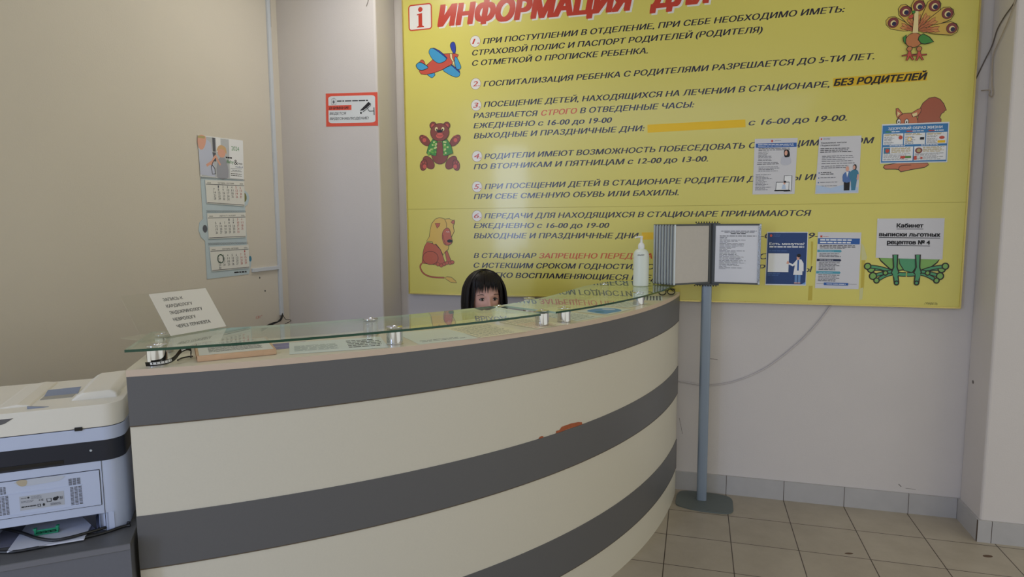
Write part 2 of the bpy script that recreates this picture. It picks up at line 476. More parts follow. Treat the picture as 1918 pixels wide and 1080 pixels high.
line('ПЕРЕДАЧИ ДЛЯ НАХОДЯЩИХСЯ В СТАЦИОНАРЕ ПРИНИМАЮТСЯ', 907.5, 408.8, 1519, 404)
line('ЕЖЕДНЕВНО с 16-00 до 19-00', 887.5, 427, 1141, 426.5)
line('ВЫХОДНЫЕ И ПРАЗДНИЧНЫЕ ДНИ', 887.5, 445.9, 1196, 445.9)
line('с 16-00 до 19-00.', 1380, 446, 1563, 446)
line('В СТАЦИОНАР', 887.5, 483, 1004.5, 483.3)
line('ЗАПРЕЩЕНО ПЕРЕДАВАТЬ', 1010, 483.4, 1246, 484.2, red, orgr)
line('ПРОДУКТЫ С', 1262, 484, 1440, 485)
line('С ИСТЕКШИМ СРОКОМ ГОДНОСТИ,', 887.5, 501, 1187, 504)
line('КО', 1195, 504, 1226, 504.4); line('Р', 1420, 506, 1433, 506); line('Ы', 1506, 509, 1521, 509)
line('И ЛЕГКО ВОСПЛАМЕНЯЮЩИЕСЯ ПРЕДМЕТЫ.', 888.5, 518.6, 1296, 526)
for t, a, c in (('ИНФОРМАЦИЯ', (822, 48.6), (1184, 17.5)), ('ДЛЯ', (1220, 14.5), (1331, 3.0))):
    k = Ink(BS); p, q = bp_(*a), bp_(*c)
    k.text(t, (p[0]+0.010, p[1]-0.009), (q[0]+0.010, q[1]-0.009), 0.114, wht, 0.2, 0.06); k.up()
    k.text(t, p, q, 0.114, redp, 0.2, 0.06)
    h_ = k.build('headline_word', board); h_['label'] = 'thick red slanted headline word with a white edge'
# highlighted words on a strip of mustard tape
k = Ink(BS); k.poly([bp_(1560.5, 146.5), bp_(1737, 131.5), bp_(1736, 150.5), bp_(1560, 163.5)], ochre)
k.text('БЕЗ РОДИТЕЛЕЙ', bp_(1562, 160.8), bp_(1736, 148.5), 0.0325, blk, 0.25, 0.045)
k.build('highlighted_words', board)
for q in (((1212.5, 233.5), (1396, 223.5), (1396.5, 238), (1213, 248.5)), ((1202, 435), (1345, 434), (1345, 447.5), (1202, 448.5))):
    k = Ink(BS); k.poly([bp_(*p) for p in q], amber); k.build('amber_strip', board)
for i, (u, v) in enumerate(((890, 77.5), (891, 157), (892, 197), (893.5, 292.5), (893.5, 349.5), (893.5, 404))):
    k = Ink(BS); c = bp_(u, v); k.ell(c, 0.0315, 0.0325, wht, edge=mat('badge_rim', (150, 120, 80), 0.3), ew=0.002)
    k.text('%d.' % (i+1), (c[0]-0.019, c[1]-0.0135), (c[0]+0.024, c[1]-0.0135), 0.030, redp, 0.2, 0.02)
    k.build('number_badge', board)
# the "i" mark in a rounded square
k = Ink(BS); TL, TR, BR, BL = bp_(765.5, 10.4), bp_(808, 6.3), bp_(808.5, 53.4), bp_(766, 57.3)
def rrect(x0, y0, x1, y1, r, n=5):
    out = []
    for cx, cy, a0 in ((x1-r, y1-r, 0), (x0+r, y1-r, 90), (x0+r, y0+r, 180), (x1-r, y0+r, 270)):
        for i in range(n+1):
            a = math.radians(a0+90*i/n); out.append((cx+r*math.cos(a), cy+r*math.sin(a)))
    return out
k.poly(rrect(TL[0], BR[1], BR[0], TR[1], 0.016), wht, edge=redp, ew=0.007)
cx, cyy = (TL[0]+BR[0])/2, (TL[1]+BR[1])/2
k.ell((cx+0.002, cyy+0.043), 0.0145, 0.0145, redp)
k.poly([(cx-0.02, cyy+0.018), (cx+0.013, cyy+0.022), (cx+0.013, cyy-0.05), (cx+0.024, cyy-0.055), (cx+0.024, cyy-0.06), (cx-0.022, cyy-0.06), (cx-0.022, cyy-0.055), (cx-0.011, cyy-0.05), (cx-0.011, cyy+0.012), (cx-0.02, cyy+0.01)], redp)
k.build('info_symbol', board)

# drawings printed on the board; each helper maps the enlarged crop it was measured in
def crop(ox, oy, s): return lambda *pts: [bp_(ox+x/s, oy+y/s) for x, y in pts]
PR = lambda n, c: mat(n, c, 0.24, coat=0.25)
d_red, d_sky, d_blue, d_navyline = PR('drawing_red', (202, 84, 68)), PR('drawing_sky_blue', (66, 156, 206)), PR('drawing_blue', (48, 68, 170)), PR('drawing_line', (20, 16, 22))
c = crop(760, 60, 10.8); k = Ink(BS); LW = 0.0026
k.poly(c((275,605),(310,565),(350,565),(375,600),(400,660),(330,680)), d_red, edge=d_navyline, ew=LW)
k.poly(c((945,200),(905,240),(905,310),(960,425),(1000,425),(1012,340),(1000,240),(975,205)), d_blue, smooth=3, edge=d_navyline, ew=LW)
k.poly(c((430,850),(500,828),(575,830),(592,870),(530,925),(470,890)), d_sky, smooth=3, edge=d_navyline, ew=LW)
k.poly(c((755,762),(920,680),(1000,720),(1090,800),(1085,885),(1020,912),(930,885),(840,835)), d_sky, smooth=3, edge=d_navyline, ew=LW)
k.poly(c((900,655),(925,650),(1005,715),(1095,790),(1098,830),(1000,740)), d_blue, edge=d_navyline, ew=LW)
k.poly(c((770,442),(880,434),(1000,434),(1070,462),(1035,525),(985,570),(930,650),(740,762),(560,830),(400,862),(310,850),(270,790),(300,750),(440,655),(545,560),(650,500)), d_red, edge=d_navyline, ew=LW)
k.poly(c((890,438),(938,438),(945,520),(978,590),(950,608),(900,525)), crm, edge=d_navyline, ew=LW)
k.poly(c((940,620),(985,590),(990,690)), crm, edge=d_navyline, ew=LW)
k.poly(c((215,660),(270,615),(340,630),(455,712),(370,765),(310,772),(255,755),(215,700)), d_sky, smooth=3, edge=d_navyline, ew=LW*1.4)
k.poly(c((500,330),(570,322),(680,375),(760,440),(842,530),(815,560),(700,450),(600,375)), d_blue, edge=d_navyline, ew=LW)
k.poly(c((470,400),(500,335),(560,335),(640,385),(740,460),(822,535),(790,590),(690,630),(620,612),(540,545),(490,465)), d_sky, smooth=3, edge=d_navyline, ew=LW)
k.poly(c((1000,500),(1040,525),(1100,650),(1118,720),(1085,757),(1030,745),(1000,660),(988,560)), d_sky, smooth=3, edge=d_navyline, ew=LW)
k.build('airplane_drawing', board)

br, br2, pk = PR('drawing_brown', (134, 66, 56)), PR('drawing_dark_brown', (70, 36, 32)), PR('drawing_pink', (204, 92, 80))
gr1, gr2 = PR('drawing_green', (62, 140, 62)), PR('drawing_pale_green', (200, 214, 140))
c = crop(760, 210, 9); k = Ink(BS)
def E(cc, x, y, rx, ry, m, rot=0.0, s=9.0, **kw):
    p = cc((x, y))[0]; q = cc((x+rx, y))[0]; t = cc((x, y+ry))[0]
    k.ell(p, abs(q[0]-p[0]), abs(t[1]-p[1]), m, rot, **kw)
LW = 0.0028
for sx in (-1, 1):
    E(c, 577+sx*255, 478, 62, 120, br, sx*-0.85, edge=br2, ew=LW)
    E(c, 577+sx*190, 850, 75, 130, br, sx*-0.75, edge=br2, ew=LW)
    E(c, 577+sx*275, 890, 58, 95, br, sx*0.25, edge=br2, ew=LW)
    E(c, 577+sx*262, 470, 32, 34, pk); E(c, 577+sx*258, 915, 36, 40, pk, edge=br2, ew=0.0015)
    for dx, dy in ((-40, -60), (0, -72), (36, -44)):
        E(c, 577+sx*(270+dx), 470+dy, 9, 11, pk); E(c, 577+sx*(280+dx), 915+dy, 9, 11, pk)
    E(c, 577+sx*115, 225, 58, 60, br, edge=br2, ew=LW); E(c, 577+sx*118, 232, 28, 34, pk)
E(c, 577, 690, 145, 185, br, edge=br2, ew=LW)
for sx in (-1, 1):
    k.poly(c((577+sx*120,455),(577+sx*40,490),(577+sx*62,735),(577+sx*110,735),(577+sx*225,690),(577+sx*190,560)), gr1, edge=br2, ew=LW)
    for q in range(26):
        x = 577+sx*random.uniform(60, 190); y = random.uniform(490, 715)
        if abs(x-577) < 55+(y-480)*0.05 or abs(x-577) > 120+(y-480)*0.33: continue
        k.poly(c((x-16,y-12),(x+14,y-14),(x+16,y+13),(x-13,y+14)), gr2 if q % 2 else mat('drawing_mid_green', (110, 176, 70), 0.24))
E(c, 577, 340, 158, 150, br, edge=br2, ew=LW)
E(c, 577, 395, 68, 52, pk, edge=br2, ew=0.0018)
for sx in (-1, 1):
    E(c, 577+sx*55, 285, 27, 36, crm, edge=blk, ew=0.0016); E(c, 577+sx*48, 297, 12, 18, blk)
E(c, 577, 322, 46, 24, blk); k.line(c((520,370),(550,396),(577,400),(610,396),(645,366)), br2, 0.0018, smooth=4)
k.build('bear_drawing', board)

mane, lbody = PR('drawing_mane', (222, 184, 88)), PR('drawing_lion', (192, 96, 72))
c = crop(760, 390, 7.2); k = Ink(BS); LW = 0.0026
k.line(c((215,740),(195,790),(230,865),(300,910),(400,930),(520,935)), blk, 0.010, smooth=6); k.line(c((215,740),(195,790),(230,865),(300,910),(400,930),(520,935)), lbody, 0.0065, smooth=6)
k.poly(c((520,935),(560,920),(620,930),(670,975),(690,1003),(610,998),(560,965)), mane, edge=blk, ew=LW)
k.poly(c((285,455),(250,520),(232,600),(218,740),(330,752),(420,765),(470,780),(540,760),(500,640),(470,560),(400,480)), lbody, edge=blk, ew=LW)
k.poly(c((530,590),(560,570),(610,700),(650,720),(640,750),(560,745)), lbody, edge=blk, ew=LW)
E(c, 335, 668, 104, 90, lbody, s=7.2, edge=blk, ew=LW)
for x, y in ((435,755),(480,770),(520,752),(555,735),(600,735),(630,725)): E(c, x, y, 24, 24, lbody, edge=blk, ew=0.0018)
k.poly(c((450,125),(400,145),(350,205),(330,290),(320,380),(280,440),(360,450),(375,490),(410,480),(470,555),(505,630),(530,590),(575,550),(580,500),(620,380),(655,310),(640,235),(655,210),(660,170),(600,150),(595,138),(530,145),(490,130)), mane, edge=blk, ew=LW)
k.poly(c((395,200),(465,200),(455,235),(425,270)), lbody, edge=blk, ew=LW); k.poly(c((610,185),(655,155),(660,195),(640,215)), lbody, edge=blk, ew=LW)
k.line(c((525,150),(550,200),(552,260)), blk, LW, smooth=4)
k.poly(c((552,265),(510,300),(492,360),(500,430),(530,490),(590,492),(630,450),(620,400),(605,330),(590,280)), lbody, smooth=3, edge=blk, ew=LW)
E(c, 595, 440, 36, 22, blk); k.line(c((545,320),(555,310),(565,322)), wht, 0.002); k.line(c((570,322),(578,312),(588,322)), wht, 0.002)
k.line(c((505,360),(520,430),(545,485)), blk, 0.002, smooth=4)
k.build('lion_drawing', board)

fth3 = PR('drawing_feather_peach', (210, 142, 84))
fth, fth2, plum, pbody = PR('drawing_feather_yellow', (214, 178, 84)), PR('drawing_feather_orange', (190, 110, 70)), PR('drawing_plum', (132, 58, 62)), PR('drawing_peacock_body', (196, 124, 78))
c = crop(1640, 0, 8.306); k = Ink(BS); LW = 0.0026
for (x, y, r, rot) in ((265, 355, 105, 0.35), (455, 180, 112, 0.85), (665, 95, 115, 1.45), (905, 95, 115, 1.75), (1105, 215, 112, 2.3), (1170, 445, 108, 2.75)):
    bx, by = 640, 480
    dx, dy = x-bx, y-by; L = math.hypot(dx, dy); nx, ny = -dy/L, dx/L
    k.poly(c((bx, by), (bx+dx*0.5+nx*70, by+dy*0.5+ny*70), (x+nx*r*0.98, y+ny*r*0.98), (x+dx/L*r*0.8+nx*r*0.6, y+dy/L*r*0.8+ny*r*0.6), (x+dx/L*r*1.04, y+dy/L*r*1.04), (x+dx/L*r*0.8-nx*r*0.6, y+dy/L*r*0.8-ny*r*0.6), (x-nx*r*0.98, y-ny*r*0.98), (bx+dx*0.5-nx*70, by+dy*0.5-ny*70)), fth, edge=blk, ew=LW)
    for q0, q1, wd in ((0.02, 0.34, 34), (0.2, 0.5, 44), (0.38, 0.66, 46)):
        for sd in (-1, 1):
            k.poly(c((bx+dx*q0, by+dy*q0), (bx+dx*(q0+q1)/2+nx*wd*sd, by+dy*(q0+q1)/2+ny*wd*sd), (bx+dx*q1+nx*wd*0.9*sd, by+dy*q1+ny*wd*0.9*sd), (bx+dx*(q1-0.06), by+dy*(q1-0.06))), fth2 if (q0 < 0.3) else fth3, edge=blk, ew=0.0016)
    E(c, x+8, y-2, r*0.78, r*0.74, plum, edge=blk, ew=0.0018)
    E(c, x+10, y+8, r*0.42, r*0.42, crm); E(c, x+22, y+16, r*0.32, r*0.32, PR('drawing_dark_blue', (34, 34, 74)))
E(c, 590, 630, 130, 112, pbody, edge=blk, ew=LW)
k.poly(c((420,590),(470,545),(460,690),(430,650)), gr1, edge=blk, ew=LW)
k.poly(c((735,530),(670,570),(655,620),(700,680),(760,690),(830,675),(895,655),(830,580)), gr1, edge=blk, ew=LW*1.4)
k.poly(c((600,180),(660,180),(655,515),(570,520),(590,300)), crm)
k.poly(c((500,290),(520,250),(570,225),(585,260),(560,295)), d_red, edge=blk, ew=0.0016); E(c, 585, 195, 26, 22, gr1, edge=blk, ew=0.0016)
for x in (520, 670):
    E(c, x, 765, 42, 38, pbody, edge=blk, ew=LW)
    k.poly(c((x-18,800),(x+20,800),(x+30,850),(x+120,845),(x+120,860),(x+35,870),(x+70,935),(x+45,940),(x+5,880),(x-30,945),(x-55,945),(x-30,870),(x-120,880),(x-120,866),(x-30,850)), d_red, edge=blk, ew=LW)
k.build('peacock_drawing', board)

sq = PR('drawing_squirrel', (168, 86, 62)); sq2 = PR('drawing_squirrel_light', (196, 112, 78))
c = crop(1640, 180, 7.2); k = Ink(BS)
k.poly(c((560,400),(580,200),(640,90),(720,25),(800,10),(870,40),(920,100),(955,190),(930,200),(925,215),(890,235),(865,290),(885,310),(880,420)), sq, edge=blk, ew=LW)
k.poly(c((285,420),(280,330),(330,265),(380,232),(480,228),(550,270),(570,330),(560,420)), sq2, edge=blk, ew=LW)
k.poly(c((275,165),(300,160),(365,235),(290,300),(275,240)), sq2, edge=blk, ew=LW); k.poly(c((480,230),(570,175),(615,165),(610,215),(560,275),(500,280)), sq2, edge=blk, ew=LW)
k.poly(c((295,205),(335,235),(295,270)), crm); k.poly(c((490,240),(560,218),(560,255),(510,280)), crm)
for x in (313, 418): E(c, x, 345, 26, 38, wht, edge=blk, ew=LW); E(c, x, 350, 9, 14, blk)
k.poly(c((120,930),(300,900),(700,900),(715,925),(660,960),(480,990),(340,1020),(310,990),(270,985),(130,985),(105,960)), sq2, edge=blk, ew=LW*1.3)
k.line(c((310,985),(320,955),(360,935),(480,928)), blk, LW, smooth=4)
k.build('squirrel_drawing', board)

fg, fg2 = PR('drawing_frog', (62, 150, 104)), PR('drawing_frog_light', (120, 172, 84))
c = crop(1600, 400, 6); k = Ink(BS); LW = 0.0062
k.poly(c((250,460),(300,530),(400,620),(460,640),(560,630),(640,650),(700,630),(760,645),(850,610),(930,550),(980,480)), fg2, edge=blk, ew=LW)
k.poly(c((500,470),(510,560),(560,640),(650,660),(700,600),(710,470)), fg, edge=blk, ew=LW*0.7)
for sx, x0 in ((1, 460), (-1, 712)):
    for (a, b_, r) in ((-270, -45, 42), (-250, 35, 40), (-310, -75, 36), (-210, 85, 30), (-110, 0, 26)):
        tip = (x0+sx*a, 665+b_)
        for w, m in ((0.020, blk), (0.011, fg)):
            k.line(c((x0, 665), ((x0+tip[0])/2, 650+b_*0.5), tip), m, w, smooth=4)
        E(c, tip[0], tip[1], r, r*0.95, fg2, edge=blk, ew=LW)
    for w, m in ((0.026, blk), (0.015, fg)):
        k.line(c((x0, 665), (x0+sx*8, 720), (x0+sx*14, 772)), m, w, smooth=4)
        k.line(c((x0, 665), (x0+sx*60, 680), (x0+sx*120, 682)), m, w*0.9, smooth=4)
    E(c, x0+sx*14, 778, 24, 22, fg, edge=blk, ew=LW)
    k.poly(c((x0-26,460),(x0+28,460),(x0+20,600),(x0+40,660),(x0,710),(x0-45,665),(x0-18,600)), fg, edge=blk, ew=LW)
    k.poly(c((x0-18,640),(x0+18,640),(x0+30,690),(x0+4,745),(x0-26,690)), fg)
k.build('frog_drawing', board)
# traces of old tape
tape_h = 0.0003
tp = mat('old_tape', (196, 178, 70), 0.5); tp2 = mat('clear_tape', (208, 206, 150), 0.3)
for pts, m in ((((1515,535),(1522,535),(1521,562),(1513,562)), tp), (((1614,482),(1621,478),(1618,540),(1612,545)), tp), (((1610,540),(1617,538),(1615,560),(1609,562)), tp2), (((1613,455),(1618,460),(1624,482),(1622,487),(1613,487)), tp2), (((1519,452),(1523,452),(1522,482),(1519,500)), tp)):
    tape_h += 0.00008; k = Ink(BS, base=tape_h); k.poly([bp_(*p) for p in pts], m); k.build('tape_mark', board)
k = Ink(BS); k.text('ГРИФЕЛЬ', bp_(1731, 570), bp_(1756, 571), 0.012, blk, 0.5, 0); k.build('maker_signature', board)

# ------------------------------------------------------------------ sheets taped to the board
paper = mat('white_paper', (214, 214, 220), 0.7); paper2 = mat('warm_white_paper', (222, 220, 214), 0.7)
inkg = mat('grey_ink', (92, 94, 104), 0.7); inkd = mat('dark_ink', (30, 30, 36), 0.7)
pblue = mat('poster_blue', (34, 92, 170), 0.45); pnavy = mat('poster_navy', (26, 62, 122), 0.45); pteal = mat('poster_teal', (74, 158, 182), 0.5)
pale = mat('poster_pale_blue', (184, 204, 232), 0.6); skin_p = mat('printed_skin', (226, 170, 150), 0.6); pdark = mat('poster_dark_navy', (24, 38, 74), 0.5)
print_white = mat('printed_white', (236, 238, 242), 0.6)
scrub = mat('printed_scrubs', (66, 128, 158), 0.6); cardi = mat('printed_cardigan', (84, 118, 178), 0.6)
taupe = mat('printed_taupe', (186, 170, 120), 0.6)

def sheet(name, label, cat, surf, corners, m, group=None, base=0.0012, th=0.0005):
    """a sheet of paper lying on a surface; returns the thing, its unit-square map and an Ink on its face"""
    pts = [surf.px(*p) for p in corners]          # tl, tr, br, bl
    ctr = surf.w(((pts[2][0]+pts[3][0])/2, (pts[2][1]+pts[3][1])/2), base)
    t = thing(name, label, cat, ctr, 0, group)
    b = MB()
    b.add([surf.w(p, base) for p in pts]+[surf.w(p, base+th) for p in pts], [(0,1,2,3),(7,6,5,4),(0,4,5,1),(1,5,6,2),(2,6,7,3),(3,7,4,0)])
    b.build('sheet', m, t)
    return t, Quad(*pts), Ink(surf, base+th+0.0002)
def bars(k, q, x0, x1, ys, m, hgt=0.006, ragged=0.25, wl=0.07, seed=0):
    """lines of print too small to read"""
    rnd = random.Random(seed)
    for y in ys:
        x = x0; xe = x1-(x1-x0)*ragged*rnd.random()
        while x < xe:
            w = wl*(0.4+rnd.random()); x2 = min(x+w, xe)
            k.poly([q(x, y), q(x2, y), q(x2, y+hgt), q(x, y+hgt)], m, up=False); x = x2+wl*0.16
    k.up()
def qrect(k, q, x0, y0, x1, y1, m): k.poly([q(x0, y0), q(x1, y0), q(x1, y1), q(x0, y1)], m)
def qpoly(k, q, pts, m, smooth=0): k.poly([q(*p) for p in pts], m, smooth=smooth)
def qell(k, q, x, y, rx, ry, m, n=16): k.poly([q(x+rx*math.cos(2*math.pi*i/n), y+ry*math.sin(2*math.pi*i/n)) for i in range(n)], m)
def qtext(k, q, t, x0, x1, y, cap, m, bold=0.0, shear=0.0):
    p, r = q(x0, y), q(x1, y); c_ = math.hypot(q(x0, y+cap)[0]-p[0], q(x0, y+cap)[1]-p[1])
    k.text(t, p, r, c_, m, shear, bold)
def qline(k, q, pts, m, w): k.line([q(*p) for p in pts], m, w)

t, q, k = sheet('notice_sheet', 'white sheet with a blue heading band and a drawn woman, upper row of the board', 'poster', BS,
                ((1413.8, 260), (1494, 258), (1488, 363), (1409.4, 364)), paper)
qrect(k, q, 0.03, 0.84, 0.985, 0.915, pblue); bars(k, q, 0.08, 0.92, (0.885,), print_white, 0.014, 0, 0.09, 1); bars(k, q, 0.08, 0.92, (0.86,), print_white, 0.008, 0, 0.14, 2)
qell(k, q, 0.41, 0.955, 0.025, 0.022, redp); bars(k, q, 0.48, 0.62, (0.955,), inkg, 0.006, 0, 0.05, 3)
bars(k, q, 0.1, 0.85, (0.815, 0.79), inkd, 0.01, 0.1, 0.1, 4); bars(k, q, 0.1, 0.42, (0.755, 0.73, 0.705, 0.68, 0.655, 0.63, 0.605), inkg, 0.008, 0.4, 0.08, 5)
bars(k, q, 0.08, 0.62, (0.565, 0.54), inkd, 0.008, 0.1, 0.1, 6); bars(k, q, 0.12, 0.62, (0.49, 0.465, 0.44, 0.415), inkg, 0.008, 0.3, 0.08, 7)
bars(k, q, 0.06, 0.46, (0.35, 0.325, 0.3, 0.275, 0.25, 0.225, 0.2, 0.175, 0.15, 0.125, 0.1, 0.075), inkg, 0.008, 0.5, 0.08, 8)
qpoly(k, q, ((0.64, 0.56), (0.66, 0.66), (0.74, 0.69), (0.84, 0.67), (0.88, 0.58), (0.84, 0.53), (0.7, 0.52)), mat('printed_coat_grey', (196, 198, 210), 0.6), 3)
qpoly(k, q, ((0.7, 0.77), (0.76, 0.8), (0.82, 0.77), (0.84, 0.68), (0.78, 0.66), (0.72, 0.67)), inkd, 3); qell(k, q, 0.75, 0.735, 0.035, 0.045, skin_p)
qpoly(k, q, ((0.74, 0.05), (0.94, 0.05), (0.92, 0.34), (0.74, 0.34)), print_white); qline(k, q, ((0.74, 0.05), (0.92, 0.05), (0.915, 0.33), (0.74, 0.33), (0.74, 0.22)), inkd, 0.003)
qrect(k, q, 0.55, 0.07, 0.86, 0.22, print_white); qline(k, q, ((0.55, 0.07), (0.86, 0.07), (0.86, 0.215), (0.56, 0.215), (0.55, 0.07)), inkd, 0.004); qline(k, q, ((0.52, 0.063), (0.9, 0.063)), inkd, 0.005)
qpoly(k, q, ((0.69, 0.09), (0.79, 0.09), (0.77, 0.17), (0.71, 0.17)), pale); qell(k, q, 0.75, 0.2, 0.025, 0.03, skin_p); qell(k, q, 0.76, 0.22, 0.03, 0.018, inkd)
k.build('print', t)

t, q, k = sheet('notice_sheet', 'white sheet with an elderly person and a nurse in scrubs drawn on it', 'poster', BS,
                ((1534.5, 256.3), (1613.4, 253.8), (1607.7, 361.4), (1526.4, 363.3)), paper)
qrect(k, q, 0.04, 0.945, 0.075, 0.975, redp); bars(k, q, 0.1, 0.28, (0.97, 0.95), inkg, 0.006, 0.2, 0.06, 11)
qtext(k, q, 'Уважаемые жители', 0.05, 0.66, 0.88, 0.028, inkd, 0.02, 0.1); qtext(k, q, 'Подмосковья!', 0.05, 0.5, 0.835, 0.028, inkd, 0.02, 0.1)
bars(k, q, 0.05, 0.82, (0.785, 0.755, 0.725), inkd, 0.012, 0.25, 0.09, 12); bars(k, q, 0.1, 0.9, (0.655, 0.625, 0.595, 0.565), inkg, 0.01, 0.4, 0.09, 13); bars(k, q, 0.1, 0.9, (0.525, 0.48, 0.45), inkg, 0.01, 0.3, 0.09, 14)
bars(k, q, 0.1, 0.4, (0.37, 0.34), inkd, 0.013, 0.2, 0.08, 15); bars(k, q, 0.1, 0.45, (0.28,), inkg, 0.01, 0, 0.08, 16); bars(k, q, 0.1, 0.5, (0.2, 0.135), inkg, 0.009, 0, 0.09, 17)
for y in (0.37, 0.28, 0.2, 0.135): qell(k, q, 0.06, y, 0.015, 0.012, cardi)
qpoly(k, q, ((0.02, 0.02), (0.98, 0.02), (0.98, 0.1), (0.7, 0.16), (0.35, 0.1), (0.02, 0.16)), pale)
qpoly(k, q, ((0.66, 0.05), (0.79, 0.05), (0.79, 0.2), (0.65, 0.2)), inkd); qpoly(k, q, ((0.64, 0.2), (0.8, 0.2), (0.81, 0.36), (0.72, 0.39), (0.62, 0.33), (0.62, 0.25)), cardi, 2)
qpoly(k, q, ((0.69, 0.38), (0.75, 0.38), (0.72, 0.28)), print_white); qell(k, q, 0.715, 0.43, 0.038, 0.045, skin_p)
qpoly(k, q, ((0.83, 0.05), (0.92, 0.05), (0.95, 0.24), (0.81, 0.24)), scrub); qpoly(k, q, ((0.8, 0.24), (0.95, 0.24), (0.98, 0.35), (0.93, 0.41), (0.84, 0.41), (0.76, 0.34)), scrub, 2)
qpoly(k, q, ((0.95, 0.33), (0.99, 0.33), (0.98, 0.23), (0.94, 0.24)), skin_p); qell(k, q, 0.885, 0.455, 0.042, 0.052, inkd); qell(k, q, 0.872, 0.45, 0.028, 0.036, skin_p)
k.build('print', t)

t, q, k = sheet('poster', 'small blue landscape poster about healthy living covering the squirrel drawing', 'poster', BS,
                ((1651.8, 232.8), (1778.2, 228), (1774, 303.6), (1648.3, 306.4)), mat('white_poster', (222, 226, 232), 0.45))
qrect(k, q, 0.012, 0.025, 0.985, 0.965, mat('poster_mid_blue', (50, 124, 186), 0.45))
qtext(k, q, 'ЗДОРОВЫЙ ОБРАЗ ЖИЗНИ', 0.1, 0.9, 0.85, 0.065, print_white, 0.03)
for i, (x0_, x1_) in enumerate(((0.03, 0.33), (0.345, 0.655), (0.67, 0.975))):
    qrect(k, q, x0_, 0.47, x1_, 0.755, print_white); bars(k, q, x0_+0.12, x1_-0.02, (0.79,), print_white, 0.022, 0.2, 0.05, 20+i); bars(k, q, x0_+0.03, x0_+0.12, (0.785,), (gr1, redp, redp)[i], 0.03, 0, 0.04, 40)
    bars(k, q, x0_+0.015, x1_-0.02, (0.725, 0.7), taupe, 0.017, 0.3, 0.08, 23+i); bars(k, q, x0_+0.015, x0_+0.17, (0.66, 0.635, 0.6, 0.575, 0.54, 0.515, 0.49), inkg, 0.01, 0.3, 0.05, 26+i)
for x0_, x1_ in ((0.03, 0.485), (0.5, 0.975)):
    qrect(k, q, x0_, 0.06, x1_, 0.415, print_white); bars(k, q, x0_+0.1, x1_-0.08, (0.435,), print_white, 0.02, 0.3, 0.05, 30)
    bars(k, q, x0_+0.13, x1_-0.03, (0.38, 0.355, 0.325, 0.3, 0.27), taupe, 0.016, 0.2, 0.07, 31); bars(k, q, x0_+0.015, x1_-0.03, (0.23, 0.2, 0.17, 0.14, 0.11, 0.085), inkg, 0.01, 0.3, 0.05, 32)
qrect(k, q, 0.045, 0.25, 0.14, 0.4, scrub); qell(k, q, 0.1, 0.32, 0.03, 0.05, redp); qell(k, q, 0.57, 0.31, 0.055, 0.075, plum); qell(k, q, 0.57, 0.31, 0.03, 0.045, taupe); qrect(k, q, 0.5, 0.075, 0.545, 0.17, redp); qrect(k, q, 0.6, 0.1, 0.63, 0.15, redp)
qell(k, q, 0.425, 0.6, 0.03, 0.05, amber); qell(k, q, 0.425, 0.6, 0.02, 0.034, print_white); qrect(k, q, 0.58, 0.58, 0.64, 0.64, inkd); qell(k, q, 0.9, 0.62, 0.04, 0.04, redp); qell(k, q, 0.29, 0.65, 0.03, 0.05, redp); qrect(k, q, 0.84, 0.49, 0.95, 0.55, amber); qrect(k, q, 0.3, 0.12, 0.46, 0.18, redp); qrect(k, q, 0.37, 0.125, 0.46, 0.175, gr1)
k.build('print', t)

t, q, k = sheet('poster', 'dark blue poster with a doctor in a white coat beside the display stand', 'poster', BS,
                ((1436.9, 434), (1513.6, 434), (1509.4, 534.7), (1433, 533.4)), mat('white_poster', (222, 226, 232), 0.45))
qrect(k, q, 0.015, 0.022, 0.985, 0.985, pnavy); qell(k, q, 0.1, 0.93, 0.03, 0.026, redp); bars(k, q, 0.16, 0.36, (0.94, 0.915), cardi, 0.008, 0.2, 0.06, 50)
qtext(k, q, 'Есть минутка?', 0.07, 0.92, 0.755, 0.048, print_white, 0.03); bars(k, q, 0.07, 0.92, (0.71,), print_white, 0.022, 0, 0.11, 51); bars(k, q, 0.07, 0.52, (0.64,), cardi, 0.01, 0, 0.1, 52)
qrect(k, q, 0.05, 0.25, 0.56, 0.6, print_white)
bars(k, q, 0.05, 0.42, (0.215, 0.185), cardi, 0.009, 0.3, 0.09, 53)
qrect(k, q, 0.72, 0.055, 0.78, 0.25, mat('printed_trousers', (104, 146, 200), 0.6)); qrect(k, q, 0.8, 0.055, 0.86, 0.25, mat('printed_trousers', (104, 146, 200), 0.6))
qpoly(k, q, ((0.68, 0.2), (0.9, 0.2), (0.9, 0.27), (0.93, 0.27), (0.92, 0.42), (0.86, 0.49), (0.76, 0.49), (0.66, 0.4), (0.56, 0.43), (0.55, 0.4), (0.66, 0.36), (0.71, 0.38)), print_white)
qpoly(k, q, ((0.77, 0.28), (0.81, 0.28), (0.81, 0.48), (0.77, 0.48)), pblue); qpoly(k, q, ((0.5, 0.41), (0.53, 0.47), (0.57, 0.43), (0.56, 0.4)), skin_p)
qell(k, q, 0.785, 0.525, 0.035, 0.05, skin_p); qell(k, q, 0.8, 0.56, 0.05, 0.032, inkd); qrect(k, q, 0.71, 0.04, 0.78, 0.058, skin_p); qrect(k, q, 0.79, 0.04, 0.86, 0.058, skin_p)
qpoly(k, q, ((0.88, 0.022), (0.985, 0.022), (0.985, 0.07)), mat('printed_light_blue', (110, 160, 220), 0.6))
k.build('print', t)

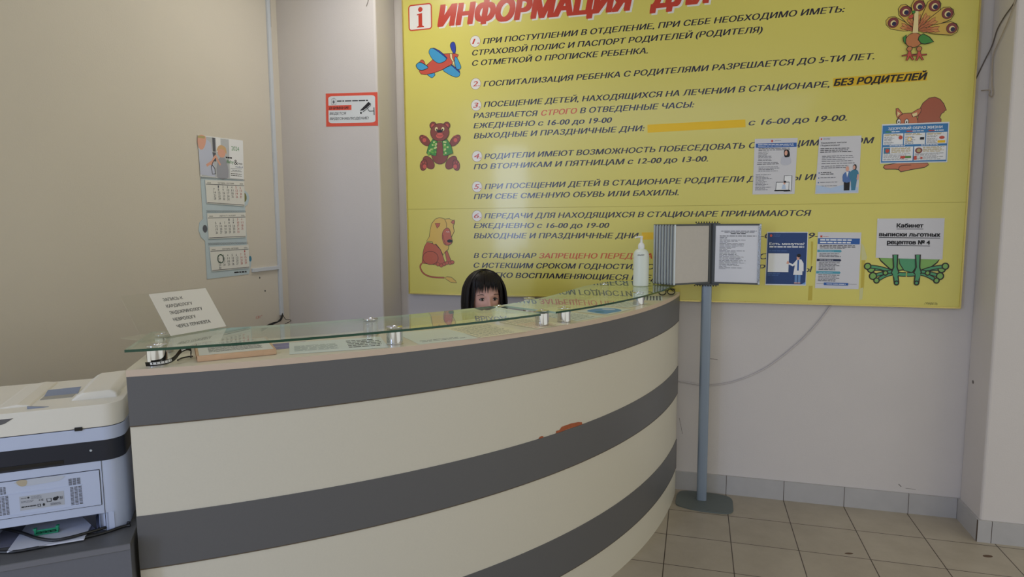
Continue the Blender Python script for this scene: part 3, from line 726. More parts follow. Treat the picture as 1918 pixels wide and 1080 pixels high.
t, q, k = sheet('notice_sheet', 'white sheet with rounded teal and navy heading bars, right of the dark blue poster', 'poster', BS,
                ((1532, 434.3), (1613.2, 435), (1608, 541.2), (1526.3, 539.3)), paper)
qrect(k, q, 0.01, 0.79, 0.975, 0.893, pblue); bars(k, q, 0.06, 0.8, (0.85, 0.805), print_white, 0.026, 0.05, 0.12, 60); qrect(k, q, 0.06, 0.905, 0.11, 0.94, redp); bars(k, q, 0.13, 0.25, (0.915,), redp, 0.008, 0, 0.04, 61)
bars(k, q, 0.06, 0.92, (0.76, 0.735), inkd, 0.011, 0.05, 0.1, 62); bars(k, q, 0.06, 0.66, (0.71,), inkg, 0.01, 0, 0.1, 63)
for y, m in ((0.645, pteal), (0.485, pdark), (0.265, pteal)):
    k.poly([q(*p) for p in ((0.01, y), (0.55, y), (0.575, y+0.02), (0.55, y+0.042), (0.01, y+0.042))], m); bars(k, q, 0.07, 0.44, (y+0.016,), print_white if m is pdark else pale, 0.009, 0.3, 0.08, 64)
bars(k, q, 0.06, 0.56, (0.615, 0.59, 0.565), inkg, 0.011, 0.2, 0.08, 65); bars(k, q, 0.06, 0.56, (0.455, 0.43, 0.405, 0.38, 0.355, 0.33), inkg, 0.011, 0.25, 0.08, 66); bars(k, q, 0.06, 0.56, (0.235, 0.205, 0.18, 0.155, 0.13), inkg, 0.011, 0.25, 0.08, 67)
qline(k, q, ((0.03, 0.085), (0.95, 0.085)), inkg, 0.0012); qrect(k, q, 0.2, 0.06, 0.76, 0.105, pblue); bars(k, q, 0.26, 0.7, (0.075,), print_white, 0.012, 0, 0.1, 68)
k.build('print', t)

t, q, k = sheet('notice_sheet', 'white landscape sheet with underlined bold words above the frog drawing', 'poster', BS,
                ((1643.3, 409.2), (1769.2, 408.3), (1765, 485.8), (1640, 482.5)), paper)
for s_, xa, xb, y in (('Кабинет', 0.3, 0.69, 0.775), ('выписки льготных', 0.04, 0.945, 0.555), ('рецептов № 4', 0.165, 0.8, 0.36)):
    qtext(k, q, s_, xa, xb, y, 0.1, inkd, 0.05); qline(k, q, ((xa-0.005, y-0.035), (xb+0.005, y-0.035)), inkd, 0.0028)
qpoly(k, q, ((0, 0.93), (0, 1), (0.025, 1)), print_white)
k.build('print', t)

# ================================================================== SIGN, CALENDAR AND CABLES ON THE WALLS
PS = Surf((0, YP, 0), (1, 0, 0), (0, 0, 1))
sig_red = mat('sign_red', (222, 84, 62), 0.45); sig_w = mat('sign_white', (216, 220, 222), 0.45)
t, q, k = sheet('warning_sign', 'red-bordered sign with a security camera symbol on the left pilaster', 'sign', PS,
                ((610.3, 175.3), (707, 172.5), (708.2, 235.3), (611.2, 237)), sig_red, base=0.0004, th=0.0008)
pts = rrect(0.05, 0.1, 0.955, 0.915, 0.07); k.poly([q(*p) for p in pts], sig_w)
qline(k, q, ((0.115, 0.66), (0.2, 0.66), (0.2, 0.83), (0.115, 0.83), (0.115, 0.655)), inkd, 0.002); qline(k, q, ((0.135, 0.84), (0.16, 0.86), (0.18, 0.84)), inkd, 0.002); qell(k, q, 0.155, 0.74, 0.02, 0.05, inkg)
bars(k, q, 0.22, 0.82, (0.745,), inkd, 0.035, 0, 0.09, 71)
qrect(k, q, 0.05, 0.49, 0.5, 0.635, sig_red); qtext(k, q, 'ВНИМАНИЕ', 0.07, 0.46, 0.515, 0.085, inkd, 0.03, 0.15)
qtext(k, q, 'ВЕДЕТСЯ', 0.075, 0.395, 0.355, 0.075, inkd, 0.01, 0.15); qtext(k, q, 'ВИДЕОНАБЛЮДЕНИЕ!', 0.075, 0.83, 0.2, 0.075, inkd, 0.01, 0.15)
qpoly(k, q, ((0.66, 0.46), (0.83, 0.72), (0.88, 0.65), (0.73, 0.47)), inkd); qpoly(k, q, ((0.70, 0.41), (0.74, 0.43), (0.87, 0.6), (0.88, 0.63), (0.74, 0.455)), inkd); qpoly(k, q, ((0.665, 0.37), (0.695, 0.36), (0.7, 0.41), (0.67, 0.43)), inkd)
qline(k, q, ((0.79, 0.57), (0.84, 0.44), (0.93, 0.44)), inkd, 0.0035); qrect(k, q, 0.925, 0.32, 0.94, 0.55, inkd)
k.build('print', t)

LS = Surf((XL, 0, 0), (0, 1, 0), (0, 0, 1))          # left wall: a runs towards the back wall
cal = thing('wall_calendar', 'three-part paper wall calendar hanging on the left wall', 'calendar', on_x(425, 515, XL))
cback = mat('calendar_card', (190, 206, 216), 0.6, noise=0.1, nscale=12); cpage = mat('calendar_page', (226, 226, 222), 0.7)
def card(name, surf, pts, base, th, m, parent):
    b = MB(); n = len(pts); tr = tessellate_polygon([[Vector((p[0], p[1], 0)) for p in pts]])
    b.add([surf.w(p, base) for p in pts]+[surf.w(p, base+th) for p in pts], [tuple(x) for x in tr]+[tuple(n+i for i in x) for x in tr]+[(i, (i+1) % n, n+(i+1) % n, n+i) for i in range(n)])
    return b.build(name, m, parent)
cc = lambda *pts: [LS.px(340+x/3.481, 230+y/3.481) for x, y in pts]
bk = cc((122,352),(402,372),(410,440),(432,460),(440,490),(430,530),(412,545),(425,800),(430,870),(455,890),(450,930),(437,985),(165,1018),(152,770),(125,745),(110,700),(115,650),(138,625))
card('backing_card', LS, bk, 0.001, 0.0015, cback, cal)
hp = cc((100,78),(395,115),(402,372),(120,350))
card('picture_header', LS, hp, 0.003, 0.0012, print_white, cal)
q = Quad(*hp); k = Ink(LS, base=0.0045)
gl_ = mat('printed_shelf_grey', (190, 194, 200), 0.6); qrect(k, q, 0.02, 0.02, 0.66, 0.98, gl_)
qrect(k, q, 0.3, 0.64, 0.36, 0.98, inkg); qrect(k, q, 0.38, 0.64, 0.48, 0.98, print_white); qrect(k, q, 0.27, 0.4, 0.36, 0.62, inkg)
qpoly(k, q, ((0.0, 0.05), (0.32, 0.02), (0.3, 0.5), (0.26, 0.85), (0.14, 0.95), (0.0, 0.65)), mat('printed_coat_white', (196, 202, 224), 0.6))
qpoly(k, q, ((0.0, 0.98), (0.16, 0.99), (0.15, 0.8), (0.08, 0.66), (0.0, 0.7)), skin_p, 2); qpoly(k, q, ((0.0, 0.99), (0.15, 0.99), (0.14, 0.93), (0.0, 0.93)), taupe)
qpoly(k, q, ((0.36, 0.02), (0.62, 0.02), (0.6, 0.42), (0.52, 0.52), (0.4, 0.45)), mat('printed_shirt_grey', (160, 162, 174), 0.6), 2)
qell(k, q, 0.49, 0.64, 0.09, 0.13, skin_p); qpoly(k, q, ((0.38, 0.66), (0.42, 0.78), (0.5, 0.82), (0.59, 0.76), (0.6, 0.6), (0.55, 0.7), (0.46, 0.72)), mat('printed_blond', (214, 178, 134), 0.6), 2)
qline(k, q, ((0.24, 0.3), (0.3, 0.46), (0.36, 0.55)), skin_p, 0.012); qline(k, q, ((0.45, 0.32), (0.4, 0.42), (0.36, 0.52)), skin_p, 0.012); qline(k, q, ((0.14, 0.28), (0.24, 0.36), (0.3, 0.42)), skin_p, 0.014)
qline(k, q, ((0.3, 0.42), (0.24, 0.25), (0.26, 0.08), (0.33, 0.1), (0.32, 0.22), (0.26, 0.32)), inkd, 0.004)
qrect(k, q, 0.66, 0.02, 1.0, 0.98, print_white)
qtext(k, q, '2024', 0.72, 0.9, 0.72, 0.11, mat('printed_green', (40, 130, 60), 0.6), 0.0)
qtext(k, q, 'Baby', 0.6, 0.76, 0.39, 0.085, gr1, 0.01); qtext(k, q, '&', 0.77, 0.86, 0.37, 0.13, inkd, 0.0); qtext(k, q, 'me', 0.87, 0.97, 0.38, 0.06, inkd, 0.01); qtext(k, q, 'medical', 0.8, 0.98, 0.3, 0.045, pnavy, 0.0); bars(k, q, 0.58, 0.72, (0.51,), inkd, 0.035, 0, 0.04, 80)
qline(k, q, ((0.68, 0.19), (0.95, 0.2), (0.95, 0.27), (0.68, 0.26), (0.68, 0.19)), inkd, 0.0016); bars(k, q, 0.72, 0.92, (0.22,), inkg, 0.012, 0, 0.06, 81); bars(k, q, 0.68, 0.95, (0.13, 0.085), inkd, 0.014, 0, 0.05, 82)
k.build('header_print', cal)
num_r = mat('calendar_red', (190, 80, 84), 0.6)
ring_m = mat('calendar_ring', (20, 70, 50), 0.4)
for title, first, days, cor in (('ОКТЯБРЬ / OCTOBER', 1, 31, ((147,372),(402,380),(405,543),(159,524))), ('АВГУСТ / AUGUST', 3, 31, ((160,590),(411,584),(413,745),(171,756))), ('СЕНТЯБРЬ / SEPTEMBER', 6, 30, ((176,808),(430,795),(437,945),(191,968)))):
    pp = cc(*cor); pg = card('month_page', LS, pp, 0.004, 0.003, cpage, cal)
    q = Quad(*pp); k = Ink(LS, base=0.0074)
    qtext(k, q, title, 0.3, 0.72, 0.86, 0.055, inkd); qtext(k, q, '2024', 0.04, 0.13, 0.86, 0.05, inkd); qtext(k, q, '2024', 0.87, 0.96, 0.86, 0.05, inkd)
    qline(k, q, ((0.01, 0.82), (0.99, 0.82)), inkg, 0.003); qline(k, q, ((0.01, 0.04), (0.99, 0.04)), inkg, 0.003)
    for d in range(1, days+1):
        col, row = (first+d-1) % 7, (first+d-1)//7
        x = 0.18+col*0.115; y = 0.69-row*0.125
        s_ = str(d); w_ = 0.055 if d > 9 else 0.027
        p0, p1 = q(x, y), q(x+w_, y); k.text(s_, p0, p1, 0.0125, num_r if col > 4 else inkg, 0, 0, up=False)
    k.build('month_print', pg)
    if first == 6:
        k = Ink(LS, base=0.0082); k.line([q(0.24+0.075*math.cos(2*math.pi*i/20), 0.49+0.17*math.sin(2*math.pi*i/20)) for i in range(21)], ring_m, 0.005); k.build('date_ring', pg)
# wire-o bindings between the pages
wire_m = mat('binding_wire', (120, 122, 126), 0.35, metal=0.7)
for xa, xb, y0_, y1_ in ((124, 402, 356, 374), (160, 410, 578, 578), (172, 425, 790, 782)):
    b = MB()
    for i in range(36):
        f = i/35; p = cc((xa+(xb-xa)*f, y0_+(y1_-y0_)*f))[0]
        b.tube([LS.w((p[0], p[1]-0.006), 0.003), LS.w((p[0], p[1]), 0.009), LS.w((p[0], p[1]+0.006), 0.003)], 0.0009, 4)
    b.build('binding_wire', wire_m, cal)
k = Ink(LS, base=0.003); c2 = cc((406, 485))[0]; k.ell(c2, 0.02, 0.026, mat('printed_olive', (120, 120, 70), 0.6)); c2 = cc((150, 690))[0]; k.ell(c2, 0.016, 0.02, inkg); c2 = cc((445, 885))[0]; k.ell(c2, 0.012, 0.016, scrub)
bars(k, Quad(*cc((190, 965), (430, 955), (436, 982), (192, 1005))), 0.6, 0.95, (0.35,), inkd, 0.3, 0, 0.1, 83)
k.build('backing_print', cal)

BWS = Surf((0, YB, 0), (1, 0, 0), (0, 0, 1)); scuff = mat('pencil_scuff', (120, 112, 108), 0.8)
for pts, w_ in ((((1327, 671), (1336, 672), (1344, 673.5)), 0.003), (((1683, 906), (1688, 911)), 0.004), (((1696, 914), (1715, 916)), 0.002), (((1272, 782), (1276, 800), (1278, 812)), 0.002)):
    k = Ink(BWS); k.line([BWS.px(*p) for p in pts], scuff, w_); k.build('scuff_mark', wall_back)
RRS = Surf((XR, 0, 0), (0, -1, 0), (0, 0, 1)); k = Ink(RRS); c_ = RRS.px(1822.5, 715); k.ell(c_, 0.012, 0.009, scuff); k.build('scuff_mark', pil_r)
# plastic trunking in the corner of the left wall
trunk_m = mat('white_trunking', (206, 212, 222), 0.4)
y_a, y_b = 3.350, 3.376
t = thing('cable_trunking', 'white plastic cable trunking with a short side branch on the left wall', 'trunking', (XL, 3.36, 0.985))
b = MB(); b.box(XL, y_a, 0.985, XL+0.014, y_b, 3.2); b.build('vertical_channel', trunk_m, t, bevel=0.002)
b = MB(); b.box(XL, 3.112, 1.268, XL+0.013, y_a, 1.290); b.build('side_branch', trunk_m, t, bevel=0.002)
b = MB(); b.prism([(y_b-0.001, 3.2), (y_b+0.004, 3.2), (y_b+0.003, 2.70), (y_b, 2.70)], XL+0.001, XL+0.012, axis=0); b.build('lid_gap_shade', mat('gap_shade', (52, 40, 50), 0.7), t)  # solid dark wedge painting in the shade of the lid gap
lead = mat('black_cable', (18, 18, 20), 0.45)
b = MB()
for off in (0.0, 0.007, 0.014):
    b.tube(smooth_open([(XL+0.01, 3.363, 1.0), (XL+0.012+off*0.3, 3.362-off, 0.975), (XL+0.014, 3.33-off, 0.952), (XL+0.016, 3.25, 0.95-off*0.6), (XL+0.02, 3.15, 0.935-off)], 5), 0.0038, 7)
b.tube(smooth_open([(XL+0.011, 3.366, 0.99), (XL+0.013, 3.39, 0.955), (XL+0.016, 3.43, 0.945), (XL+0.016, 3.435, 0.935), (XL+0.016, 3.38, 0.928)], 5), 0.0018, 6)
tag(b.build('cable_bundle', lead), 'bundle of black leads leaving the bottom of the white trunking', 'cable')
k = Ink(LS, base=0.0006); k.text('131°', LS.px(479.5, 597), LS.px(491, 594.5), 0.016, mat('red_felt_pen', (196, 60, 66), 0.6), 0.1, 0.0); k.build('pen_mark', wall_left)
b = MB()
for u, v in ((486.5, 520), (496.5, 544.5)):
    p = on_x(u, v, XL); b.ellipsoid((p.x, p.y, p.z), (0.003, 0.004, 0.006), 8, 6)
b.build('wall_hole', blk, wall_left)

# cords on the back wall and beside the board
cord_w = mat('white_cord', (196, 190, 190), 0.5); cord_d = mat('grey_cord', (96, 86, 78), 0.6)
pts = [(1560, 566), (1533, 602.5), (1499.3, 638), (1449.7, 678.8), (1412.5, 700), (1375.2, 714.2), (1343.3, 720.4), (1325.6, 721), (1305.2, 719.2), (1268.9, 712), (1240, 700), (1215, 686)]
b = MB(); b.tube(smooth_open([tuple(on_y(u, v, YB-0.006)) for u, v in pts], 5), 0.0042, 8)
tag(b.build('white_cord', cord_w), 'white cord sagging along the back wall below the board', 'cord')
def hit_r(u, v, off=0.005):
    p = on_y(u, v, YB-off)
    return tuple(p) if p.x < XR-off else tuple(on_x(u, v, XR-off))
pts = [(1818, 166), (1826, 152), (1845, 112), (1858, 86), (1868, 55), (1882, 30), (1899, 6), (1903, -8)]
b = MB(); b.tube(smooth_open([hit_r(u, v) for u, v in pts], 5), 0.0026, 7)
tag(b.build('grey_cord', cord_d), 'grey cord rising from the right edge of the board', 'cord')
pts = [(1902, -2), (1898, 12), (1886, 44), (1868, 84), (1860, 105), (1858, 134), (1858, 160), (1859.5, 174), (1857, 181), (1852.5, 178), (1853.5, 169), (1838, 169.5)]
b = MB(); b.tube(smooth_open([hit_r(u, v, 0.007) for u, v in pts], 5), 0.0022, 7)
tag(b.build('looped_cord', mat('pale_cord', (170, 156, 140), 0.6)), 'thin pale cord ending in a small loop right of the board', 'cord')
p = [on_y(u, v, YP-0.003) for u, v in ((691, -6), (689, 4), (686, 12))]
b = MB(); b.tube([tuple(x) for x in p], 0.0016, 6); tag(b.build('wire_end', cord_d), 'short thin wire end at the top of the left pilaster', 'wire')

# ================================================================== RECEPTION COUNTER
CURVE = [(-1.478, 1.3445), (-1.3977, 1.3976), (-1.304, 1.4649), (-1.2129, 1.535), (-1.1245, 1.6077), (-1.0388, 1.6831), (-0.956, 1.7613), (-0.8759, 1.8424), (-0.7988, 1.9264), (-0.7248, 2.0134), (-0.6538, 2.1036), (-0.5861, 2.197), (-0.5218, 2.2938), (-0.461, 2.394), (-0.4038, 2.498), (-0.3504, 2.6057), (-0.301, 2.7174), (-0.2558, 2.8333), (-0.2148, 2.9534), (-0.1785, 3.0782), (-0.1468, 3.2076), (-0.1202, 3.3421), (-0.0987, 3.4817), (-0.0827, 3.6268)]
CV = [Vector((x, y, 0)) for x, y, in [(p[0], p[1]) for p in smooth_open(CURVE, 3)]]
def cnorm(i):
    t = (CV[min(i+1, len(CV)-1)]-CV[max(i-1, 0)]).normalized()
    return Vector((t.y, -t.x, 0))          # outwards, towards the visitors
def strip(mb, o0, o1, z0, z1, i0=0, i1=None, mi=0):
    """solid band following the counter front between outward offsets o0 < o1"""
    i1 = len(CV) if i1 is None else i1; n = i1-i0
    vs = []
    for z in (z0, z1):
        for o in (o1, o0):
            vs += [tuple((CV[i]+cnorm(i)*o).xy)+(z,) for i in range(i0, i1)]
    A, B, C_, D = 0, n, 2*n, 3*n           # outer low, inner low, outer high, inner high
    fs = []
    for j in range(n-1):
        fs += [(A+j, A+j+1, C_+j+1, C_+j), (B+j+1, B+j, D+j, D+j+1), (C_+j, C_+j+1, D+j+1, D+j), (B+j, B+j+1, A+j+1, A+j)]
    fs += [(B, A, C_, D), (A+n-1, B+n-1, D+n-1, C_+n-1)]
    sm = [True, True, False, False]*(n-1)+[False, False]
    o = len(mb.v); mb.v += vs
    for f, s_ in zip(fs, sm): mb.f.append(tuple(x+o for x in f)); mb.mi.append(mi); mb.smooth.append(s_)
cream = mat('cream_laminate', (212, 207, 192), 0.38, noise=0.03, nscale=180); grey = mat('graphite_laminate', (97, 97, 99), 0.4, noise=0.05, nscale=220)
topm = mat('cream_worktop', (222, 214, 192), 0.32); edge_m = mat('beige_edge_band', (208, 188, 168), 0.45)
H = 1.156
ctr = thing('reception_counter', 'curved reception counter with cream and graphite stripes', 'counter', (CV[30].x, CV[30].y, 0))
b = MB(); strip(b, -0.022, -0.003, 0.0, 1.137); b.build('front_panel', cream, ctr)
for z0, z1 in ((1.0, 1.137), (0.588, 0.741), (0.157, 0.320)):
    b = MB(); strip(b, -0.003, 0.0, z0, z1); b.build('grey_band', grey, ctr)
    b = MB(); strip(b, -0.003, 0.0004, z0-0.0032, z0-0.0002); b.build('band_edge', mat('band_edge_brown', (96, 84, 70), 0.6), ctr)
b = MB(); strip(b, -0.36, -0.0006, 1.1372, H); b.build('countertop', topm, ctr)
b = MB(); strip(b, -0.0004, 0.0012, 1.1372, H-0.0004); b.build('edge_strip', edge_m, ctr)
N = len(CV)
b = MB(); strip(b, -0.36, -0.0225, 0.0, 1.137, 0, 2); b.build('end_panel', cream, ctr)
b = MB(); strip(b, -0.60, -0.0225, 0.722, 0.745, 2, N-12); b.build('inner_desk', topm, ctr)
# where the laminate has broken away above the middle band
chip = mat('bare_chipboard', (168, 92, 58), 0.9, noise=0.2, nscale=90)
def on_front(u, v, off=0.0):
    best = None
    for i in range(N-1):
        a, c_ = CV[i]+cnorm(i)*off, CV[i+1]+cnorm(i+1)*off
        d = ray(u, v); ex = (c_-a); nn = Vector((ex.y, -ex.x, 0)); s_ = (Vector((a.x, a.y, 0))-Vector((0, 0, 0))).dot(nn)/d.dot(nn)
        p = EYE+d*s_; f = (Vector((p.x, p.y, 0))-a).dot(ex)/ex.length_squared
        if -0.001 <= f <= 1.001 and s_ > 0 and (best is None or s_ < best[0]): best = (s_, p)
    return best[1]
for pts in (((1041,811),(1042,806.5),(1048,805),(1052,799),(1060,796),(1070,792.5),(1083,790),(1090,790.3),(1091,795),(1075,799.5),(1060,804.5),(1050,809)), ((1008.5,821.5),(1011,818),(1015,816),(1018,817),(1018,819))):
    tr = tessellate_polygon([[Vector((p[0], p[1], 0)) for p in pts]])
    b = MB(); n = len(pts); lo = [tuple(on_front(*p, off=-0.0031)) for p in pts]; hi = [tuple(on_front(*p, off=-0.0018)) for p in pts]
    b.add(lo+hi, [tuple(x) for x in tr]+[tuple(n+i for i in x) for x in tr]+[(i, (i+1) % n, n+(i+1) % n, n+i) for i in range(n)])
    b.build('chipped_patch', chip, ctr)

# ------------------------------------------------------------------ glass shelves on chrome posts
gsheet = glass_mat('clear_glass_sheet', (0.965, 0.99, 0.972, 1), 1.05)
gedge = mat('green_glass_edge', (20, 70, 52), 0.12); gedge_lit = mat('backlit_glass_edge', (168, 190, 172), 0.12)  # same glass throughout; back and end edges painted pale as if backlit
chrome = mat('polished_chrome', (214, 214, 218), 0.07, metal=1.0)
G0, G1 = 1.2045, 1.2120
def arc_i(p):
    return min(range(N), key=lambda i: (CV[i]-Vector((p[0], p[1], 0))).length)
jn = arc_i((-0.512, 2.309))
def glass(front, back, label, posts):
    n = len(front); ct = front[n//2]
    t = thing('glass_shelf', label, 'shelf', (ct[0], ct[1], H))
    poly = front+back[::-1]; m = len(poly)
    tr = tessellate_polygon([[Vector((p[0], p[1], 0)) for p in poly]])
    b = MB()
    b.add([(*p, G0) for p in poly]+[(*p, G1) for p in poly], [tuple(x) for x in tr]+[tuple(m+i for i in x) for x in tr], 0)
    for i in range(m):
        j = (i+1) % m
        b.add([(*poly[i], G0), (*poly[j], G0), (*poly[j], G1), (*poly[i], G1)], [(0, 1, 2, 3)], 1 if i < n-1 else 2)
    b.build('glass_pane', [gsheet, gedge, gedge_lit], t)
    for x, y in posts:
        b = MB(); b.lathe([(0.0275, 0), (0.0275, 0.001), (0.0262, 0.0015), (0.0262, G0-H-0.0015), (0.025, G0-H-0.0002)], (x, y, H+0.0002), 32); p_ = b.build('post', chrome, t)
        b = MB(); b.lathe([(0.0258, 0), (0.0258, 0.0012), (0.019, 0.0026), (0.0085, 0.0032), (0.0085, 0.0042), (0.006, 0.0058), (0.0, 0.0063)][:-1], (x, y, G1+0.0001), 32); b.build('cap', chrome, p_)
    return t
fr1 = [tuple(CV[i].xy) for i in range(0, jn)]; bk1 = [tuple((CV[i]-cnorm(i)*0.295).xy) for i in range(0, jn)]
# round the outer corner a little
glass(fr1, bk1, 'longer glass shelf on chrome posts at the left half of the counter', [(-1.447, 1.421), (-0.936, 1.866), (-0.557, 2.342), (-1.572, 1.572), (-1.095, 2.0), (-0.755, 2.43)])
fr2 = [tuple(CV[i].xy) for i in range(jn+1, N)]
bk2 = [(-0.757, 2.46), (-0.70, 2.6), (-0.64, 2.79), (-0.60, 3.0), (-0.555, 3.28), (-0.48, 3.52), (-0.43, 3.615)]
bk2 = smooth_open(bk2, 4)
glass(fr2, bk2, 'second glass shelf on chrome posts at the wall end of the counter', [(-0.493, 2.443), (-0.256, 3.037), (-0.70, 2.70), (-0.47, 3.42)])

# ------------------------------------------------------------------ things on the glass and on the countertop
TS = Surf((0, 0, H), (1, 0, 0), (0, 1, 0))
acry = glass_mat('clear_acrylic', (0.985, 0.988, 0.985, 1), 0.5)
BLp, BRp = Vector((-1.506, 1.534, G1+0.0018)), Vector((-1.469, 1.727, G1+0.0018))
e = (BRp-BLp).normalized(); w = Vector((-0.0902, 0.01706, 0.1234)).normalized()
AS = Surf(BLp, e, w)
t = thing('sign_holder', 'clear acrylic sign holder with a doctor appointment sheet on the left end of the glass', 'sign holder', tuple((BLp+BRp)/2))
def slab(name, surf, pts, h0, h1, m, parent):
    b = MB(); n = len(pts); tr = tessellate_polygon([[Vector((p[0], p[1], 0)) for p in pts]])
    b.add([surf.w(p, h0) for p in pts]+[surf.w(p, h1) for p in pts], [tuple(x) for x in tr]+[tuple(n+i for i in x) for x in tr]+[(i, (i+1) % n, n+(i+1) % n, n+i) for i in range(n)])
    return b.build(name, m, parent)
slab('acrylic_panel', AS, [(-0.085, 0.0), (0.203, 0.0), (0.203, 0.158), (-0.085, 0.158)], -0.0026, -0.0006, acry, t)
b = MB()
hh = Vector((e.y, -e.x, 0)); hh = hh if hh.x > 0 else -hh   # horizontal, towards the visitor side
p0, p1 = BLp-e*0.085, BLp+e*0.203
b.add([tuple(p0), tuple(p1), tuple(p1-hh*0.11), tuple(p0-hh*0.11)]+[tuple(x+Vector((0, 0, 0.002))) for x in (p0, p1, p1-hh*0.11, p0-hh*0.11)], [(0,1,2,3),(4,5,6,7),(0,1,5,4),(1,2,6,5),(2,3,7,6),(3,0,4,7)])
b.build('acrylic_foot', acry, t)
s_ = slab('sign_sheet', AS, [(0.0, 0.002), (0.1965, 0.002), (0.1965, 0.1535), (0.0, 0.1535)], -0.0004, 0.0002, paper2, t)
k = Ink(AS, base=0.0004)
for txt, xa, xb, y in (('ЗАПИСЬ К', 0.034, 0.100, 0.1225), ('КАРДИОЛОГУ', 0.034, 0.122, 0.0985), ('ЭНДОКРИНОЛОГУ', 0.034, 0.146, 0.0745), ('НЕВРОЛОГУ', 0.034, 0.110, 0.0495), ('ЧЕРЕЗ ТЕРАПЕВТА', 0.034, 0.150, 0.0245)):
    k.text(txt, (xa, y), (xb, y), 0.0112, mat('grey_black_ink', (52, 52, 56), 0.7), 0, 0.012)
k.build('sign_print', s_)

# wooden document frame lying under the glass
wood = mat('light_wood_frame', (206, 170, 136), 0.5, noise=0.12, nscale=30)
A, B_ = Vector((-1.362, 1.476, H)), Vector((-1.208, 1.625, H))
ex = (B_-A).normalized(); ey = Vector((-ex.y, ex.x, 0))
t = thing('document_frame', 'light wooden frame with a printed sheet lying on the counter under the glass', 'frame', tuple(A), math.atan2(ex.y, ex.x))
b = MB(); L = (B_-A).length; Dp = 0.235
for x0_, y0_, x1_, y1_ in ((0, 0, L, 0.006), (0, Dp-0.006, L, Dp), (0, 0.006, 0.006, Dp-0.006), (L-0.006, 0.006, L, Dp-0.006)): b.box(x0_, y0_, 0.0004, x1_, y1_, 0.0175)
b.build('frame', wood, t, bevel=0.0015, local=True)
b = MB(); b.box(0.006, 0.006, 0.001, L-0.006, Dp-0.006, 0.0165); b.build('printed_sheet', paper2, t, local=True)
FS = Surf(A+Vector((0, 0, 0.0167)), ex, ey); k = Ink(FS)
q = Quad((0.01, Dp-0.01), (L-0.01, Dp-0.01), (L-0.01, 0.01), (0.01, 0.01))
bars(k, q, 0.1, 0.9, (0.9, 0.85, 0.8, 0.73, 0.66), inkg, 0.02, 0.2, 0.1, 90); bars(k, q, 0.12, 0.92, (0.5, 0.42, 0.34, 0.26, 0.18), inkd, 0.022, 0.1, 0.05, 91)
k.build('frame_print', t)

# black and white lanyard beside the first post
lan = thing('lanyard', 'black and white printed lanyard curled around the left post', 'lanyard', (-1.40, 1.44, H))
def ribbon(name, path, wv, m, th, parent):
    b = MB(); n = len(path); vs = []
    for p in path: p = Vector(p); vs += [tuple(p-Vector(wv)/2), tuple(p+Vector(wv)/2)]
    b.add(vs, [(2*i, 2*i+1, 2*i+3, 2*i+2) for i in range(n-1)])
    o = b.build(name, m, parent, recalc=False); md = o.modifiers.new('thick', 'SOLIDIFY'); md.thickness = th; md.offset = 0
    return o
path = smooth_open([(-1.452, 1.385, H+0.009), (-1.425, 1.395, H+0.010), (-1.408, 1.418, H+0.012), (-1.405, 1.44, H+0.018), (-1.408, 1.465, H+0.032), (-1.402, 1.482, H+0.037), (-1.398, 1.494, H+0.030), (-1.418, 1.512, H+0.012)], 6)
wv = (0.006, -0.008, 0.013)
ribbon('strap', path, wv, blk, 0.0012, lan)
b = MB()
for i in range(3, len(path)-14):
    f = 0.62
    a0, a1 = Vector(path[i]), Vector(path[i+1]); wvv = Vector(wv)*f/2; off = Vector((0.0012, -0.0016, 0.0012))
    b.add([tuple(a0-wvv+off), tuple(a0+wvv+off), tuple(a1+wvv+off), tuple(a1-wvv+off)], [(0, 1, 2, 3)])
    if i % 2 == 0:
        b.add([tuple(a0-wvv*0.7+off*1.3), tuple(a0+wvv*0.7+off*1.3), tuple(a0*0.55+a1*0.45+wvv*0.7+off*1.3), tuple(a0*0.55+a1*0.45-wvv*0.7+off*1.3)], [(0, 1, 2, 3)], 1)
b.build('strap_print', [print_white, blk], lan, recalc=False)
b = MB(); b.tube(smooth_open([(-1.425, 1.47, H+0.004), (-1.435, 1.50, H+0.004), (-1.425, 1.525, H+0.004), (-1.412, 1.505, H+0.006)], 5), 0.0022, 7); b.build('cord_loop', blk, lan)

# loose sheets along the countertop
def flat_sheet(label, cpos, ang, wx, wy, m, group=None, h=0.0003, name='paper_sheet'):
    ex = Vector((math.cos(ang), math.sin(ang), 0)); ey = Vector((-ex.y, ex.x, 0)); c_ = Vector((cpos[0], cpos[1], H))
    t = thing(name, label, 'paper', tuple(c_), 0, group)
    su = Surf(c_, ex, ey); sl = slab('sheet', su, [(-wx/2, -wy/2), (wx/2, -wy/2), (wx/2, wy/2), (-wx/2, wy/2)], h, h+0.0004, m, t)
    return t, Quad((-wx/2, wy/2), (wx/2, wy/2), (wx/2, -wy/2), (-wx/2, -wy/2)), Ink(su, base=h+0.0006)
mint = mat('glossy_sheet', (222, 230, 224), 0.35); ivory = mat('ivory_sheet', (230, 224, 196), 0.5)
def cpt(i, off): p = CV[i]+cnorm(i)*off; return (p.x, p.y)
def cang(i): t_ = (CV[min(i+1, N-1)]-CV[max(i-1, 0)]); return math.atan2(t_.y, t_.x)
t, q, k = flat_sheet('violet leaflet corner beside the wooden frame', (-1.27, 1.745), cang(9)+0.05, 0.15, 0.1, mat('violet_leaflet', (128, 124, 168), 0.5), h=0.0002)
qline(k, q, ((0.02, 0.5), (0.98, 0.4)), print_white, 0.002); k.build('print', t)
t, q, k = flat_sheet('white sheet with a large printed paragraph left of the middle post', (-1.105, 1.80), cang(15)-0.12, 0.297, 0.2, mint, h=0.0007)
